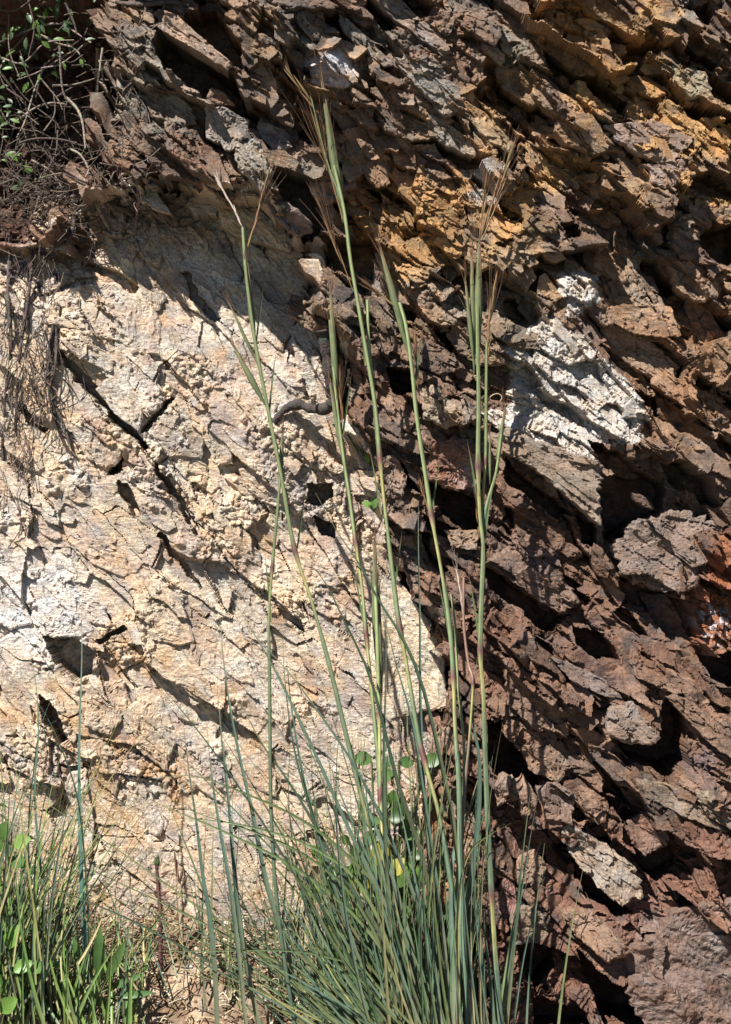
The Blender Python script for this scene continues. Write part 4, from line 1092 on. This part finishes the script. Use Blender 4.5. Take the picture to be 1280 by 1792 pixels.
# fine rootlets massed in the soil
mb = MB()
for q in range(520):
    if q < 330: x, y = R.gauss(95, 60), R.gauss(300, 55)
    else: x, y = R.uniform(90, 260), R.uniform(20, 330)
    a = R.uniform(0, 6.28); L_ = R.uniform(12, 45)
    b = surf_med(x, y) + R.uniform(2, 40)
    pts = smooth_path([at(x, y, b), at(x + math.cos(a) * L_ * .5 + R.uniform(-8, 8), y + math.sin(a) * L_ * .5 + R.uniform(-8, 8), b + R.uniform(-8, 14)), at(x + math.cos(a) * L_, y + math.sin(a) * L_, b)], 6)
    v, f = tube(pts, lambda t: R.uniform(.35, .8) * S, 4); mb.add(v, f, R.choice([(.18,.135,.11),(.11,.08,.065),(.28,.22,.17),(.07,.05,.04)]))
for q in range(170):
    x, y = R.gauss(45, 42), R.uniform(420, 880)
    if x > 60 + (y < 700) * 90: continue
    L_ = R.uniform(30, 90); b = surf_med(x, y) + R.uniform(2, 12)
    pts = smooth_path([at(x, y, b), at(x + R.uniform(-14, 14), y + L_ * .5, b + 5), at(x + R.uniform(-18, 18), y + L_, b)], 6)
    v, f = tube(pts, lambda t: .8 * S, 4); mb.add(v, f, R.choice([(.10,.075,.06),(.07,.05,.045),(.2,.15,.12)]))
for q in range(44):
    x = R.choice([R.gauss(30, 22), R.gauss(85, 25), R.uniform(-20, 260)]); y = R.uniform(360, 640) if x < 110 else R.uniform(280, 420)
    L_ = R.uniform(60, 210) * (1 if x < 130 else .5); b = surf_med(x, y) + R.uniform(4, 20)
    pts = smooth_path([at(x + R.gauss(0, 9) * (t_ > 0), y + L_ * t_, b + R.uniform(-4, 10)) for t_ in (0, .25, .5, .75, 1)], 14)
    w0 = R.choice([.6, .8, 1.1, 2.0])
    v, f = tube(pts, lambda t: w0 * S * (1 - .6 * t), 5); mb.add(v, f, R.choice([(.05,.035,.03),(.07,.05,.045),(.04,.03,.025),(.14,.10,.08)]))
for q in range(330):
    x, y = R.gauss(75, 80), R.gauss(330, 65)
    a = R.uniform(0, 6.28); L_ = R.uniform(20, 70); b = max(surf_med(x, y), -120) + R.uniform(5, 60)
    pts = smooth_path([at(x, y, b), at(x + math.cos(a) * L_ * .5 + R.uniform(-9, 9), y + math.sin(a) * L_ * .5 + R.uniform(-9, 9), b + R.uniform(-8, 14)), at(x + math.cos(a) * L_, y + math.sin(a) * L_, b)], 7)
    v, f = tube(pts, lambda t: .75 * S, 4); mb.add(v, f, R.choice([(.10,.07,.055),(.06,.045,.035),(.17,.13,.10)]))
rl = mb.build('rootlets', M_WOOD); tag(rl, 'mass of fine dry rootlets hanging in and below the soil hollow', 'rootlets', None, 'stuff')

# ------------------------------------------------------------------ loose stones and litter
def stone_mb(mb, c, r, colr):
    n1_, n2_ = 6, 8; v = []; f = []
    sx, sy, sz = R.uniform(.7, 1.4), R.uniform(.7, 1.3), R.uniform(.5, 1.0)
    for i in range(n1_ + 1):
        th_ = math.pi * i / n1_
        for j in range(n2_):
            ph_ = 2 * math.pi * j / n2_; rr_ = r * R.uniform(.78, 1.1)
            v.append(c + Vector((math.sin(th_) * math.cos(ph_) * rr_ * sx, math.sin(th_) * math.sin(ph_) * rr_ * sy, math.cos(th_) * rr_ * sz)))
    for i in range(n1_):
        for j in range(n2_): f.append((i * n2_ + j, i * n2_ + (j + 1) % n2_, (i + 1) * n2_ + (j + 1) % n2_, (i + 1) * n2_ + j))
    mb.add(v, f, colr)
mb = MB()
for q in range(1500):
    d = R.uniform(-40, 330); x = R.uniform(-120, 800)
    c = Vector(((x - 640) * S, -d * S, float(ground_z(np.array(x), np.array(d)))))
    t = R.random()
    colr = R.choice([(.52, .42, .31), (.40, .30, .21), (.25, .17, .12), (.62, .55, .46), (.2, .12, .08)])
    stone_mb(mb, c, R.choice([1.5, 2.5, 3.5, 6]) * R.uniform(.6, 1.2) * S, colr)
for q in range(260):          # pale crumbs lying along the rim of the soil hollow
    x = R.uniform(60, 260); y = 395 - (x - 60) * .4 + R.gauss(0, 14)
    stone_mb(mb, at(x, y, surf_med(x, y) + 3), R.uniform(2, 7) * S, R.choice([(.55, .45, .33), (.45, .35, .25), (.62, .53, .42)]))
g = mb.build('gravel', M_ROCK, smooth=False); tag(g, 'loose pale and brown stone chips scattered at the foot of the rock', 'gravel', None, 'stuff')
mb = MB()
for q in range(900):
    d = R.uniform(-20, 330); x = R.uniform(-120, 760)
    z = float(ground_z(np.array(x), np.array(d))) + R.uniform(.0, .008)
    c = Vector(((x - 640) * S, -d * S, z)); a = R.uniform(0, 6.28); L_ = R.uniform(10, 60) * S
    dd = Vector((math.cos(a), math.sin(a), R.uniform(-.1, .3)))
    pth = smooth_path([c, c + dd * L_ * .5 + Vector((0, 0, R.uniform(0, .006))), c + dd * L_], 5)
    v, f = tube(pth, lambda t: .0007, 4); mb.add(v, f, R.choice([(.42, .33, .2), (.3, .2, .12), (.22, .12, .09), (.5, .42, .3)]))
g = mb.build('straw_litter', M_WOOD); tag(g, 'dry straw and broken stems strewn over the soil', 'litter', None, 'stuff')
